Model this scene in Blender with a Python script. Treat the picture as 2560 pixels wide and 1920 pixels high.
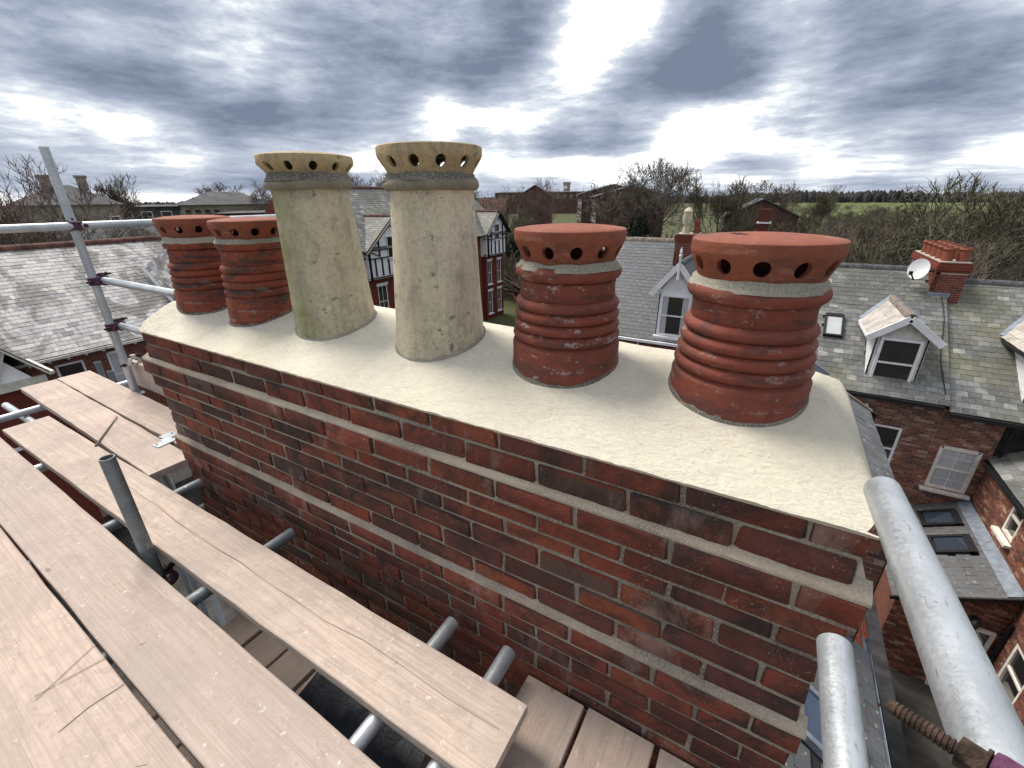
import bpy, bmesh, math, random
from mathutils import Vector, Matrix, noise
V = Vector
RND = random.Random(11)
SC = bpy.context.scene
for o in list(bpy.data.objects): bpy.data.objects.remove(o)
COL = SC.collection
# All coordinates below are metres measured from the photographer's eye level;
# DATUM lifts everything so that the ground lies at z = 0.
DATUM = 12.0
GROUND = -12.0

# ------------------------------------------------------------------ camera
cd = bpy.data.cameras.new('camera'); cam = bpy.data.objects.new('camera', cd); COL.objects.link(cam)
cd.sensor_width = 36; cd.lens = 15.46; cd.clip_start = .02; cd.clip_end = 6000
CR, CU, CB = V((.86474, .50210, -.01077)), V((-.18736, .34244, .92067)), V((.46595, -.79413, .39019))
cam.matrix_world = Matrix(((CR.x, CU.x, CB.x, 0), (CR.y, CU.y, CB.y, 0), (CR.z, CU.z, CB.z, DATUM), (0, 0, 0, 1)))
SC.camera = cam

# ------------------------------------------------------------------ node helpers
def N(nt, typ, inp=None, **kw):
    n = nt.nodes.new('ShaderNode' + typ)
    for k, v in kw.items(): setattr(n, k, v)
    for k, v in (inp or {}).items():
        if isinstance(v, bpy.types.NodeSocket): nt.links.new(v, n.inputs[k])
        else: n.inputs[k].default_value = v
    return n
def math_(nt, op, a, b=None, clamp=False):
    d = {0: a}
    if b is not None: d[1] = b
    return N(nt, 'Math', d, operation=op, use_clamp=clamp).outputs[0]
def ramp(nt, fac, stops, interp='LINEAR'):
    n = N(nt, 'ValToRGB', {0: fac}); r = n.color_ramp; r.interpolation = interp
    while len(r.elements) < len(stops): r.elements.new(.5)
    for e, (p, c) in zip(r.elements, stops):
        e.position = p; e.color = (c, c, c, 1) if isinstance(c, (int, float)) else (*c, 1)
    return n.outputs[0]
def mix(nt, fac, a, b, mode='MIX'):
    n = nt.nodes.new('ShaderNodeMix'); n.data_type = 'RGBA'; n.blend_type = mode
    for s, v in ((0, fac), (6, a), (7, b)):
        if isinstance(v, bpy.types.NodeSocket): nt.links.new(v, n.inputs[s])
        else: n.inputs[s].default_value = v if s == 0 else (*v, 1)
    return n.outputs[2]
def noi(nt, vec, scale, detail=4, rough=.55, dist=0):
    return N(nt, 'TexNoise', {'Vector': vec, 'Scale': scale, 'Detail': detail, 'Roughness': rough, 'Distortion': dist}).outputs[0]
def stretch(nt, vec, s):
    return N(nt, 'Mapping', {0: vec, 3: s}).outputs[0]

# ------------------------------------------------------------------ world: broken cloud over a Nishita sky
SUN_EL, SUN_AZ = math.radians(58), math.radians(-78)      # azimuth measured from +Y towards +X
w = bpy.data.worlds.new('World'); SC.world = w; w.use_nodes = True
nt = w.node_tree; nt.nodes.clear()
sky = N(nt, 'TexSky', sky_type='NISHITA', sun_disc=False, sun_elevation=SUN_EL, sun_rotation=SUN_AZ)
tc = N(nt, 'TexCoord').outputs['Generated']
sp = N(nt, 'SeparateXYZ', {0: tc})
zz = math_(nt, 'MULTIPLY', math_(nt, 'POWER', math_(nt, 'MAXIMUM', sp.outputs[2], 0.0), .62), 3.0)
def cvec(dz): return N(nt, 'CombineXYZ', {0: sp.outputs[0], 1: sp.outputs[1], 2: math_(nt, 'ADD', zz, dz)}).outputs[0]
def cloud(dz):
    v_ = cvec(dz)
    return math_(nt, 'ADD', math_(nt, 'MULTIPLY', noi(nt, v_, 1.9, 2, .5, .1), .40), math_(nt, 'MULTIPLY', noi(nt, v_, 4.6, 12, .63, .08), .60))
pl = cvec(.7)
cl = cloud(.0)
rim = math_(nt, 'MULTIPLY', math_(nt, 'SUBTRACT', cl, cloud(.075)), -.55)     # undersides dark, upper edges bright
cl = math_(nt, 'ADD', cl, rim)
# thinner cloud (openings) where the photograph shows them
def lobe(d, width, amt):
    dn = N(nt, 'VectorMath', {0: tc, 1: d}, operation='DOT_PRODUCT').outputs['Value']
    g = math_(nt, 'POWER', 2.71828, math_(nt, 'MULTIPLY', math_(nt, 'SUBTRACT', dn, 1.0), 1.0 / width))
    return math_(nt, 'MULTIPLY', g, amt)
for d, wd, am in (((-.432, .874, .221), .0035, .12), ((-.812, .523, .258), .004, .10), ((-.013, .973, .230), .0015, .05),
                  ((-.323, .901, .288), .003, .08), ((.02, .985, .17), .012, -.06), ((-.56, .80, .22), .006, -.03), ((-.175, .979, .109), .002, .10), ((-.609, .777, .158), .001, .10),
                  ((-.448, .849, .282), .003, -.16), ((-.504, .859, .083), .006, .04), ((.113, .992, .060), .006, .04), ((-.25, .955, .14), .012, -.045),
                  ((-.901, .387, .194), .02, -.05), ((.150, .981, .126), .008, -.08), ((-.635, .747, .196), .006, -.05),
                  ((-.167, .960, .227), .003, -.12), ((-.763, .632, .134), .008, -.05)):
    cl = math_(nt, 'ADD', cl, lobe(d, wd, am))
cl = math_(nt, 'ADD', cl, .020)
ccol = ramp(nt, cl, [(.39, (.140, .168, .235)), (.455, (.245, .285, .37)), (.51, (.40, .44, .515)), (.54, (.58, .615, .665)), (.572, (1.10, 1.11, 1.11))])
blue = mix(nt, 1, sky.outputs[0], (.10, .10, .10), 'MULTIPLY')
thin = ramp(nt, noi(nt, pl, 1.1, 5, .55), [(.60, 0.0), (.72, .55)])
lowb = ramp(nt, sp.outputs[2], [(0, 1.0), (.16, 0.0)])
fin = mix(nt, math_(nt, 'MULTIPLY', thin, lowb), ccol, blue)
bg = N(nt, 'Background', {0: fin, 1: 1.0}); out = N(nt, 'OutputWorld', {0: bg.outputs[0]})

# the sun, diffused by the cloud
sd = bpy.data.lights.new('sun', 'SUN'); sun = bpy.data.objects.new('sun', sd); COL.objects.link(sun)
sd.energy = 3.4; sd.angle = math.radians(24); sd.color = (1, .93, .83)
sv = V((math.sin(SUN_AZ) * math.cos(SUN_EL), math.cos(SUN_AZ) * math.cos(SUN_EL), math.sin(SUN_EL)))
sun.rotation_euler = sv.to_track_quat('Z', 'Y').to_euler(); sun.location = (0, 0, 60)
SC.view_settings.view_transform = 'Standard'; SC.view_settings.look = 'None'
SC.view_settings.exposure = 0.52; SC.view_settings.gamma = 1; SC.view_settings.use_curve_mapping = False

# ------------------------------------------------------------------ materials
MATS = {}
def newmat(name, rough=.8, metal=0, spec=.3):
    m = bpy.data.materials.new(name); m.use_nodes = True; MATS[name] = m
    t = m.node_tree; b = t.nodes['Principled BSDF']
    b.inputs['Roughness'].default_value = rough; b.inputs['Metallic'].default_value = metal
    b.inputs['Specular IOR Level'].default_value = spec
    return m, t, b
def setc(t, b, c):
    if isinstance(c, bpy.types.NodeSocket): t.links.new(c, b.inputs['Base Color'])
    else: b.inputs['Base Color'].default_value = (*c, 1)
def bump(t, b, h, strength=.4, dist=.01):
    n = N(t, 'Bump', {'Strength': strength, 'Distance': dist, 'Height': h}); t.links.new(n.outputs[0], b.inputs['Normal'])
def wpos(t): return N(t, 'NewGeometry').outputs['Position']
def opos(t): return N(t, 'TexCoord').outputs['Object']
def piece_rnd(t):
    a = N(t, 'ObjectInfo').outputs['Random']; b = N(t, 'NewGeometry').outputs['Random Per Island']
    return math_(t, 'FRACT', math_(t, 'ADD', a, b))
def plain(name, c, rough=.7, metal=0, var=.12, scale=6, bmp=0, spec=.3):
    m, t, b = newmat(name, rough, metal, spec); p = wpos(t)
    n = noi(t, p, scale, 5, .6)
    f = ramp(t, n, [(.3, 1 - var * 2), (.7, 1 + var)])
    setc(t, b, mix(t, 1, c, f, 'MULTIPLY'))
    if bmp: bump(t, b, noi(t, p, scale * 8, 4), bmp, .004)
    return m

def brick_mat(name, stops, soot=.5, scale=1.0, speck=True):
    m, t, b = newmat(name, .88, 0, .2); p = wpos(t); r = piece_rnd(t)
    c = ramp(t, r, stops, 'CONSTANT' if scale > 1.5 else 'LINEAR')
    c = mix(t, ramp(t, noi(t, p, 26 / scale, 6, .62), [(.35, .0), (.75, .55)]), c, (.12, .045, .03))
    so = ramp(t, noi(t, p, 6.5 / scale, 7, .72, .7), [(.43, 0), (.62, soot)])
    c = mix(t, so, c, (.035, .029, .027))
    if speck:
        lim = math_(t, 'MULTIPLY', ramp(t, noi(t, p, 190 / scale, 3, .6), [(.62, 0), (.69, .6)]), ramp(t, noi(t, p, 11, 4, .6), [(.45, .1), (.65, 1)]))
        c = mix(t, lim, c, (.48, .43, .37))
        ef = ramp(t, noi(t, stretch(t, p, (1.6, 1.6, .7)), 4, 7, .72, .4), [(.54, 0), (.74, .42)])
        c = mix(t, math_(t, 'MULTIPLY', ef, ramp(t, math_(t, 'FRACT', math_(t, 'MULTIPLY', r, 7.3)), [(.45, .1), (.75, 1.2)])), c, (.42, .35, .31))
    setc(t, b, mix(t, 1, c, (1.0, 1.0, 1.0), 'MULTIPLY'))
    h = math_(t, 'ADD', noi(t, p, 45 / scale, 6, .7), math_(t, 'MULTIPLY', noi(t, p, 160 / scale, 3), .5))
    bump(t, b, h, 1.0, .008 * scale)
    return m
brick_mat('old_brick', [(0, (.095, .032, .027)), (.2, (.19, .048, .031)), (.45, (.235, .060, .038)), (.6, (.115, .044, .040)), (.75, (.31, .085, .042)), (.9, (.055, .034, .032)), (1, (.13, .085, .068))], .85)
brick_mat('terrace_brick', [(0, (.26, .10, .066)), (.14, (.15, .075, .056)), (.3, (.32, .14, .092)), (.46, (.21, .09, .064)), (.6, (.38, .20, .14)), (.72, (.12, .065, .052)), (.82, (.30, .115, .07)), (.92, (.45, .31, .24))], .35, 3, False)
brick_mat('red_brick', [(0, (.19, .042, .027)), (.3, (.155, .034, .023)), (.55, (.22, .052, .032)), (.8, (.13, .034, .026))], .3, 3, False)

def mortar_mat(name, c, dark):
    m, t, b = newmat(name, .95, 0, .1); p = wpos(t)
    k = mix(t, ramp(t, noi(t, p, 4, 5, .6), [(.40, 0), (.66, 1)]), c, dark)
    k = mix(t, ramp(t, noi(t, p, 220, 2), [(.45, 0), (.7, .45)]), k, (.55, .50, .43))
    setc(t, b, k); bump(t, b, noi(t, p, 130, 5, .7), .6, .005)
mortar_mat('mortar', (.27, .245, .195), (.115, .105, .082))
mortar_mat('fillet_mortar', (.36, .30, .235), (.17, .15, .12))
mortar_mat('collar_mortar', (.31, .29, .235), (.20, .195, .155))
mortar_mat('collar_dark', (.17, .16, .135), (.08, .078, .066))
mortar_mat('pale_mortar', (.42, .38, .33), (.28, .25, .21))

m, t, b = newmat('flaunching_render', .9, 0, .15); p = wpos(t)
c = mix(t, ramp(t, noi(t, p, 2.2, 4, .5), [(.35, 0), (.7, 1)]), (.76, .715, .605), (.70, .645, .52))
c = mix(t, ramp(t, noi(t, stretch(t, p, (14, 40, 20)), 3, 5, .7), [(.44, 0), (.62, .4)]), c, (.60, .56, .465))
c = mix(t, ramp(t, noi(t, stretch(t, p, (.5, 1, 1)), 95, 6, .75, .5), [(.48, 0), (.62, .28)]), c, (.56, .52, .43))
c = mix(t, ramp(t, noi(t, p, 240, 2, .6), [(.62, 0), (.70, .4)]), c, (.46, .42, .34))
c = mix(t, ramp(t, noi(t, p, 7, 5, .7, .5), [(.52, 0), (.70, .45)]), c, (.56, .51, .41))
setc(t, b, c)
bump(t, b, math_(t, 'ADD', noi(t, stretch(t, p, (.45, 1, 1)), 150, 5, .75), math_(t, 'MULTIPLY', noi(t, stretch(t, p, (.6, 1, 1)), 26, 5, .65, .6), 1.6)), 1.0, .008)

def clay_mat(name, base, dark, darkamt, lichen, lichamt, lo=.5):
    m, t, b = newmat(name, .72, 0, .3); p = opos(t)
    c = mix(t, noi(t, p, 14, 6, .65), base, tuple(x * .70 for x in base))
    c = mix(t, ramp(t, noi(t, p, 5, 6, .7, .4), [(.42, 0), (.68, .5)]), c, (base[0] * .62, base[1] * .8, base[2] * .9))
    c = mix(t, ramp(t, noi(t, stretch(t, p, (1, 1, 2.6)), 7, 7, .72, .5), [(lo, 0), (lo + .13, darkamt)]), c, dark)
    c = mix(t, ramp(t, noi(t, stretch(t, p, (18, 18, 1.1)), 1.6, 5, .65), [(.5, 0), (.74, darkamt * .7)]), c, tuple(x * .4 for x in base))
    brk = noi(t, p, 120, 4, .7)                      # lime bloom and lichen, broken up so that it has no clean outline
    for sc_, th_, st_ in ((9, .60, (1, 1, 3.2)), (26, .64, (1, 1, 1.6)), (70, .69, (1, 1, 1))):
        n1 = math_(t, 'ADD', noi(t, stretch(t, p, st_), sc_, 5, .62), math_(t, 'MULTIPLY', math_(t, 'SUBTRACT', brk, .5), .22))
        c = mix(t, ramp(t, n1, [(th_, 0), (th_ + .05, lichamt)]), c, lichen)
    setc(t, b, c); bump(t, b, math_(t, 'ADD', noi(t, p, 90, 5, .7), noi(t, p, 25, 4, .6)), .45, .004)
clay_mat('terracotta', (.225, .056, .035), (.06, .034, .030), .75, (.27, .20, .175), .6, .50)
clay_mat('terracotta_flaking', (.225, .056, .035), (.07, .038, .032), .75, (.32, .27, .245), .8, .48)
clay_mat('terracotta_sooty', (.275, .062, .033), (.042, .034, .03), .92, (.27, .235, .21), .5, .46)
clay_mat('cap_terracotta', (.275, .078, .042), (.115, .045, .032), .65, (.38, .24, .19), .25, .50)

def buff_mat(name, base, algae):
    m, t, b = newmat(name, .75, 0, .25); p = opos(t)
    c = mix(t, noi(t, p, 9, 6, .65), tuple(min(1, x * 1.1) for x in base), tuple(x * .72 for x in base))
    c = mix(t, ramp(t, noi(t, stretch(t, p, (11, 11, 1.1)), 1.7, 5, .6), [(.47, 0), (.70, .5)]), c, tuple(x * .55 for x in base))
    c = mix(t, math_(t, 'MULTIPLY', ramp(t, noi(t, p, 110, 4, .65), [(.56, 0), (.68, .7)]), ramp(t, noi(t, p, 6, 4), [(.42, .15), (.62, 1)])), c, (.14, .125, .10))
    c = mix(t, ramp(t, noi(t, stretch(t, p, (1, 1, .5)), 12, 9, .8), [(.50, 0), (.66, .65)]), c, (.19, .175, .145))
    c = mix(t, ramp(t, noi(t, p, 48, 8, .8), [(.48, 0), (.62, .45)]), c, tuple(x * .42 for x in base))
    c = mix(t, ramp(t, noi(t, p, 30, 3, .5), [(.66, 0), (.69, .7)]), c, (.12, .11, .095))
    if algae:
        sx = N(t, 'SeparateXYZ', {0: p}).outputs[0]
        g = math_(t, 'MULTIPLY', ramp(t, math_(t, 'ADD', math_(t, 'ADD', math_(t, 'MULTIPLY', sx, -.75), math_(t, 'MULTIPLY', N(t, 'SeparateXYZ', {0: p}).outputs[1], -.45)), math_(t, 'MULTIPLY', noi(t, p, 5, 4), .14)), [(.06, 0), (.16, 1)]), ramp(t, noi(t, p, 6, 4, .6), [(.35, .35), (.6, 1)]))
        c = mix(t, math_(t, 'MULTIPLY', g, algae), c, (.125, .14, .035))
    setc(t, b, c); bump(t, b, noi(t, p, 70, 5, .7), .4, .003)
buff_mat('buff_clay', (.62, .545, .405), 0)
buff_mat('buff_sooty', (.25, .22, .16), 0)
buff_mat('buff_clay_algae', (.54, .48, .345), .9)
buff_mat('buff_cap', (.50, .385, .22), 0)

m, t, b = newmat('scaffold_board', .82, 0, .2); p = opos(t)
oi = N(t, 'ObjectInfo').outputs['Random']
p2 = N(t, 'VectorMath', {0: p, 1: N(t, 'CombineXYZ', {0: math_(t, 'MULTIPLY', oi, 37), 1: math_(t, 'MULTIPLY', oi, 11), 2: 0}).outputs[0]}, operation='ADD').outputs[0]
gr = noi(t, stretch(t, p2, (1.1, 26, 26)), 2.3, 6, .62, 1.0)
base = mix(t, noi(t, p2, 3.0, 5, .6), (.435, .375, .335), (.35, .315, .29))
base = mix(t, 1, base, N(t, 'ObjectInfo').outputs['Color'], 'MULTIPLY')
c = mix(t, ramp(t, gr, [(.42, .0), (.62, .62)]), base, (.27, .225, .195))
c = mix(t, ramp(t, noi(t, stretch(t, p2, (.5, 90, 90)), 2.1, 3, .5, .5), [(.60, 0), (.70, .45)]), c, (.20, .16, .135))
c = mix(t, ramp(t, noi(t, stretch(t, p2, (2.5, 3.5, 3)), 2.6, 6, .7, 1.2), [(.50, 0), (.70, .55)]), c, (.27, .235, .21))
c = mix(t, ramp(t, noi(t, stretch(t, p2, (7, 26, 5)), 2.5, 3, .5, 2.2), [(.66, 0), (.70, .5)]), c, (.18, .15, .13))
c = mix(t, ramp(t, noi(t, p2, 38, 4, .7), [(.63, 0), (.69, .75)]), c, (.60, .57, .53))
c = mix(t, ramp(t, noi(t, p2, 1.7, 5, .7, .6), [(.43, 0), (.60, .6)]), c, (.26, .23, .21))
vk = N(t, 'TexVoronoi', {'Vector': stretch(t, p2, (1.0, 2.2, 1)), 'Scale': 2.6}).outputs['Distance']
c = mix(t, ramp(t, vk, [(.035, .75), (.055, 0)]), c, (.16, .12, .10))
c = mix(t, ramp(t, noi(t, stretch(t, p2, (1.4, 150, 150)), 1.0, 5, .7, .8), [(.46, 0), (.62, .32)]), c, (.21, .175, .15))
c = mix(t, ramp(t, noi(t, stretch(t, p2, (9, 14, 9)), 1.0, 8, .8, 1.5), [(.50, 0), (.62, .45)]), c, (.22, .19, .17))
setc(t, b, mix(t, 1, c, (1.34, 1.28, 1.255), 'MULTIPLY')); bump(t, b, math_(t, 'ADD', gr, math_(t, 'MULTIPLY', noi(t, p2, 90, 4), .4)), .6, .004)

m, t, b = newmat('old_board_end_grain', .85, 0, .2); p = opos(t)
setc(t, b, mix(t, noi(t, stretch(t, p, (1, 30, 30)), 3, 5), (.36, .30, .255), (.22, .18, .15)))
def galv(name, c, d, metal, rough):
    m, t, b = newmat(name, rough, metal, .5); p = wpos(t)
    k = mix(t, noi(t, p, 40, 7, .8), c, d)
    k = mix(t, ramp(t, noi(t, p, 140, 5, .8, .6), [(.60, 0), (.70, .6)]), k, tuple(x * .45 for x in d)); k = mix(t, ramp(t, noi(t, p, 33, 6, .8), [(.66, 0), (.72, .55)]), k, (.20, .15, .11)); k = mix(t, ramp(t, noi(t, p, 9, 4, .6), [(.4, 0), (.65, .5)]), k, tuple(min(.7, x * 1.35) for x in c))
    k = mix(t, ramp(t, noi(t, stretch(t, p, (40, 5, 40)), 2, 4), [(.60, 0), (.72, .35)]), k, (.62, .63, .66))
    setc(t, b, k)
    t.links.new(ramp(t, noi(t, p, 160, 5, .7), [(.35, rough - .06), (.65, rough + .2)]), b.inputs['Roughness'])
    k2 = mix(t, ramp(t, noi(t, stretch(t, p, (1, .25, 1)), 210, 3, .6, 1.2), [(.63, 0), (.69, .6)]), k, (.14, .14, .15)); k2 = mix(t, ramp(t, noi(t, p, 85, 3, .5, .5), [(.68, 0), (.71, .6)]), k2, (.60, .59, .56)); setc(t, b, k2)
    bump(t, b, noi(t, p, 260, 4, .6), .25, .0012)
galv('galvanised', (.46, .485, .515), (.30, .33, .36), .6, .36)
galv('galvanised_dull', (.18, .205, .225), (.115, .135, .15), .35, .5)
plain('purple_paint', (.10, .028, .075), .55, 0, .5, 60, .4)
plain('rusty_steel', (.065, .04, .03), .8, .2, .5, 70, .6)
plain('steel_grey', (.20, .20, .20), .5, .6, .3, 60)

def slate_mat(name, stops, streak, moss=0):
    m, t, b = newmat(name, .62, 0, .35); p = wpos(t); r = piece_rnd(t)
    c = ramp(t, r, stops)
    c = mix(t, ramp(t, noi(t, p, 9, 6, .7), [(.40, 0), (.72, .6)]), c, (.12, .12, .125))
    c = mix(t, ramp(t, noi(t, stretch(t, p, (.5, 1, .5)), .9, 6, .62, 1.0), [(.47, 0), (.57, streak)]), c, (.075, .075, .072))
    c = mix(t, ramp(t, noi(t, p, 14, 4, .6), [(.62, 0), (.70, .5)]), c, (.52, .52, .47))
    if moss: c = mix(t, ramp(t, noi(t, p, .55, 5, .6, .6), [(.50, 0), (.66, moss)]), c, (.15, .15, .07))
    setc(t, b, c); bump(t, b, noi(t, p, 40, 4), .3, .006)
slate_mat('pale_slate', [(0, (.26, .25, .26)), (.3, (.38, .37, .37)), (.6, (.48, .47, .45)), (.85, (.35, .34, .365)), (.97, (.15, .145, .17)), (1, (.13, .13, .16))], .85)
slate_mat('mossy_slate', [(0, (.095, .098, .096)), (.4, (.14, .143, .139)), (.7, (.215, .218, .212)), (.9, (.09, .092, .098)), (1, (.40, .40, .38))], .75, .45)
slate_mat('blue_slate', [(0, (.068, .078, .090)), (.5, (.098, .108, .120)), (1, (.060, .070, .082))], .35)
slate_mat('dark_slate', [(0, (.075, .08, .085)), (.5, (.105, .108, .115)), (1, (.06, .063, .07))], .4)
slate_mat('cream_slate', [(0, (.42, .38, .33)), (.5, (.55, .50, .45)), (1, (.36, .32, .28))], .2)
plain('ridge_clay_dark', (.075, .075, .08), .7, 0, .3, 8)
plain('ridge_clay_red', (.105, .045, .036), .8, 0, .4, 3)
plain('ridge_brown', (.20, .165, .14), .8, 0, .3, 6)
plain('lead', (.22, .25, .30), .55, .2, .2, 6)
plain('white_paint', (.74, .74, .76), .5, 0, .07, 4)
plain('stained_white_paint', (.62, .60, .55), .6, 0, .2, 5)
plain('cream_paint', (.55, .55, .47), .6, 0, .12, 5)
plain('stone_paint', (.72, .67, .61), .6, 0, .1, 5)
plain('white_render', (.82, .82, .83), .8, 0, .06, 3)
plain('black_timber', (.014, .013, .013), .6, 0, .2, 6)
plain('black_plastic', (.012, .012, .014), .45, 0, .1, 6)
plain('roof_felt', (.035, .035, .037), .9, 0, .3, 3)
plain('curtain', (.42, .44, .45), .25, 0, .06, 3, 0, .5)
plain('buff_stone', (.30, .265, .21), .85, 0, .2, 1.5)
plain('dark_interior', (.012, .012, .013), .9)
plain('tarpaulin', (.03, .036, .05), .35, 0, .3, 12, .6)
m, t, b = newmat('window_glass', .03, 0, 1.0); setc(t, b, (.022, .022, .021))
m, t, b = newmat('sky_glass', .03, 0, 1.0); setc(t, b, (.10, .13, .18)); b.inputs['Metallic'].default_value = .7
plain('bark', (.10, .085, .07), .95, 0, .3, 2)
plain('bark_pale', (.20, .18, .155), .95, 0, .3, 2)
plain('twigs', (.125, .102, .082), .95, 0, .3, .6)
plain('twigs_red', (.15, .105, .09), .95, 0, .3, .6)
plain('twigs_olive', (.135, .122, .08), .95, 0, .35, .4)
plain('leaves_dark', (.018, .030, .016), .6, 0, .4, 1.5)
plain('leaves_green', (.075, .095, .03), .6, 0, .4, 1.5)

# ------------------------------------------------------------------ object helpers
ORG = {}          # origin of every object, in eye-level coordinates
def link(o, origin, parent=None):
    origin = V(origin); COL.objects.link(o); ORG[o.name] = origin
    if parent is None: o.location = origin + V((0, 0, DATUM))
    else:
        o.parent = parent; o.location = origin - ORG[parent.name]
    return o
def tag(o, label=None, cat=None, group=None, kind=None):
    for k, v in (('label', label), ('category', cat), ('group', group), ('kind', kind)):
        if v: o[k] = v
    return o
def thing(name, loc, label, cat, group=None):
    o = bpy.data.objects.new(name, None); o.empty_display_size = .1
    link(o, loc); return tag(o, label, cat, group)
def place(name, me, M, parent):                 # an object that shares mesh data, at world matrix M
    o = bpy.data.objects.new(name, me); COL.objects.link(o); ORG[o.name] = M.translation.copy()
    if parent: o.parent = parent; o.matrix_local = Matrix.Translation(-ORG[parent.name]) @ M
    else: o.matrix_world = Matrix.Translation((0, 0, DATUM)) @ M
    return o

class MB:
    def __init__(s, xf=None): s.v = []; s.f = []; s.xf = xf
    def add(s, vs, fs):
        n = len(s.v); s.v += [V(q) for q in vs]; s.f += [tuple(i + n for i in f) for f in fs]; return s
    def box(s, c, size, M=None):
        c = V(c); h = V(size) / 2; vs = []
        for x in (-1, 1):
            for y in (-1, 1):
                for z in (-1, 1):
                    q = V((x * h.x, y * h.y, z * h.z)); vs.append(c + (M @ q if M else q))
        return s.add(vs, [(0, 1, 3, 2), (4, 6, 7, 5), (0, 4, 5, 1), (2, 3, 7, 6), (0, 2, 6, 4), (1, 5, 7, 3)])
    def mm(s, a, b): a, b = V(a), V(b); return s.box((a + b) / 2, [abs(x) for x in (b - a)])
    def beam(s, p0, p1, wd, ht, up=(0, 0, 1)):
        p0, p1 = V(p0), V(p1); x = (p1 - p0).normalized(); y = V(up).cross(x).normalized(); z = x.cross(y)
        return s.box((p0 + p1) / 2, ((p1 - p0).length, wd, ht), Matrix((x, y, z)).transposed())
    def tube(s, p0, p1, r, r1=None, n=16, wall=0, cap=True):
        p0, p1 = V(p0), V(p1); r1 = r if r1 is None else r1
        x = (p1 - p0).normalized(); a = x.orthogonal().normalized(); bb = x.cross(a)
        ring = lambda q, rr: [q + (a * math.cos(2 * math.pi * i / n) + bb * math.sin(2 * math.pi * i / n)) * rr for i in range(n)]
        vs = ring(p0, r) + ring(p1, r1); fs = [(i, (i + 1) % n, n + (i + 1) % n, n + i) for i in range(n)]
        if wall:
            vs += ring(p0, r - wall) + ring(p1, r1 - wall)
            for i in range(n):
                j = (i + 1) % n
                fs += [(2 * n + j, 2 * n + i, 3 * n + i, 3 * n + j), (j, i, 2 * n + i, 2 * n + j), (n + i, n + j, 3 * n + j, 3 * n + i)]
        elif cap: fs += [tuple(range(n))[::-1], tuple(range(n, 2 * n))]
        return s.add(vs, fs)
    def lathe(s, prof, c=(0, 0, 0), n=48, top=True, bot=False, jit=0, seed=0):
        c = V(c); vs = []
        for k, (r, z) in enumerate(prof):
            for i in range(n):
                a = 2 * math.pi * i / n; q = V((math.cos(a), math.sin(a), 0))
                d = jit * noise.noise(V((q.x * 2.5, q.y * 2.5, z * 14 + seed * 9))) if jit else 0
                vs.append(c + q * (r + d) + V((0, 0, z + d * .6)))
        fs = [(k * n + i, k * n + (i + 1) % n, (k + 1) * n + (i + 1) % n, (k + 1) * n + i) for k in range(len(prof) - 1) for i in range(n)]
        if top: fs.append(tuple((len(prof) - 1) * n + i for i in range(n)))
        if bot: fs.append(tuple(range(n))[::-1])
        return s.add(vs, fs)
    def prism(s, pts, vec):
        vec = V(vec); n = len(pts); a = [V(q) for q in pts]
        return s.add(a + [q + vec for q in a], [tuple(range(n))[::-1], tuple(range(n, 2 * n))] + [(i, (i + 1) % n, n + (i + 1) % n, n + i) for i in range(n)])
    def mesh(s, name, mat, smooth=None, bevel=0, fix=True):
        vs = [s.xf @ q for q in s.v] if s.xf else s.v
        lo = V([min(q[i] for q in vs) for i in range(3)]); hi = V([max(q[i] for q in vs) for i in range(3)])
        org = V(((lo.x + hi.x) / 2, (lo.y + hi.y) / 2, lo.z))
        me = bpy.data.meshes.new(name); me.from_pydata([q - org for q in vs], [], s.f)
        if fix or bevel:
            bm = bmesh.new(); bm.from_mesh(me)
            if fix: bmesh.ops.recalc_face_normals(bm, faces=bm.faces)
            if bevel: bmesh.ops.bevel(bm, geom=[e for e in bm.edges if e.calc_face_angle(0) > .5], offset=bevel, segments=2, profile=.6, affect='EDGES')
            bm.to_mesh(me); bm.free()
        if smooth is not None:
            me.shade_smooth(); me.set_sharp_from_angle(angle=math.radians(smooth))
        if mat: me.materials.append(MATS[mat])
        return me, org
    def build(s, name, mat, parent=None, smooth=None, bevel=0, fix=True):
        me, org = s.mesh(name, mat, smooth, bevel, fix)
        return link(bpy.data.objects.new(name, me), org, parent)

def in_view(q):
    d = -(V(q).dot(CB))
    if d <= .05: return 0
    x, y = V(q).dot(CR) / d, V(q).dot(CU) / d
    return d if abs(x) < 1.19 and abs(y) < .9 else 0
UNIT = {}
def unit_piece(mat, kind='box'):
    if (mat, kind) not in UNIT:
        mb = MB().box((0, 0, 0), (1, 1, 1)); me = bpy.data.meshes.new('piece'); me.from_pydata(mb.v, [], mb.f)
        bm = bmesh.new(); bm.from_mesh(me); bmesh.ops.recalc_face_normals(bm, faces=bm.faces); bm.to_mesh(me); bm.free()
        me.materials.append(MATS[mat]); UNIT[mat, kind] = me
    return UNIT[mat, kind]
def field(pieces, name, mat, parent, cap=300, rest_name=None):
    """pieces: world matrices of a unit box. The largest in view become parts, the others one joined part."""
    key = sorted(pieces, key=lambda M: -(1 / in_view(M.translation) if in_view(M.translation) else 0))
    big = [M for M in key[:cap] if in_view(M.translation)]; rest = key[len(big):]
    me = unit_piece(mat)
    for M in big: place(name, me, M, parent)
    if rest:
        mb = MB(); corners = [V((x, y, z)) for x in (-.5, .5) for y in (-.5, .5) for z in (-.5, .5)]
        for M in rest: mb.add([M @ q for q in corners], [(0, 1, 3, 2), (4, 6, 7, 5), (0, 4, 5, 1), (2, 3, 7, 6), (0, 2, 6, 4), (1, 5, 7, 3)])
        tag(mb.build(rest_name or name + '_field', mat, parent, fix=False), kind='stuff')

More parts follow.
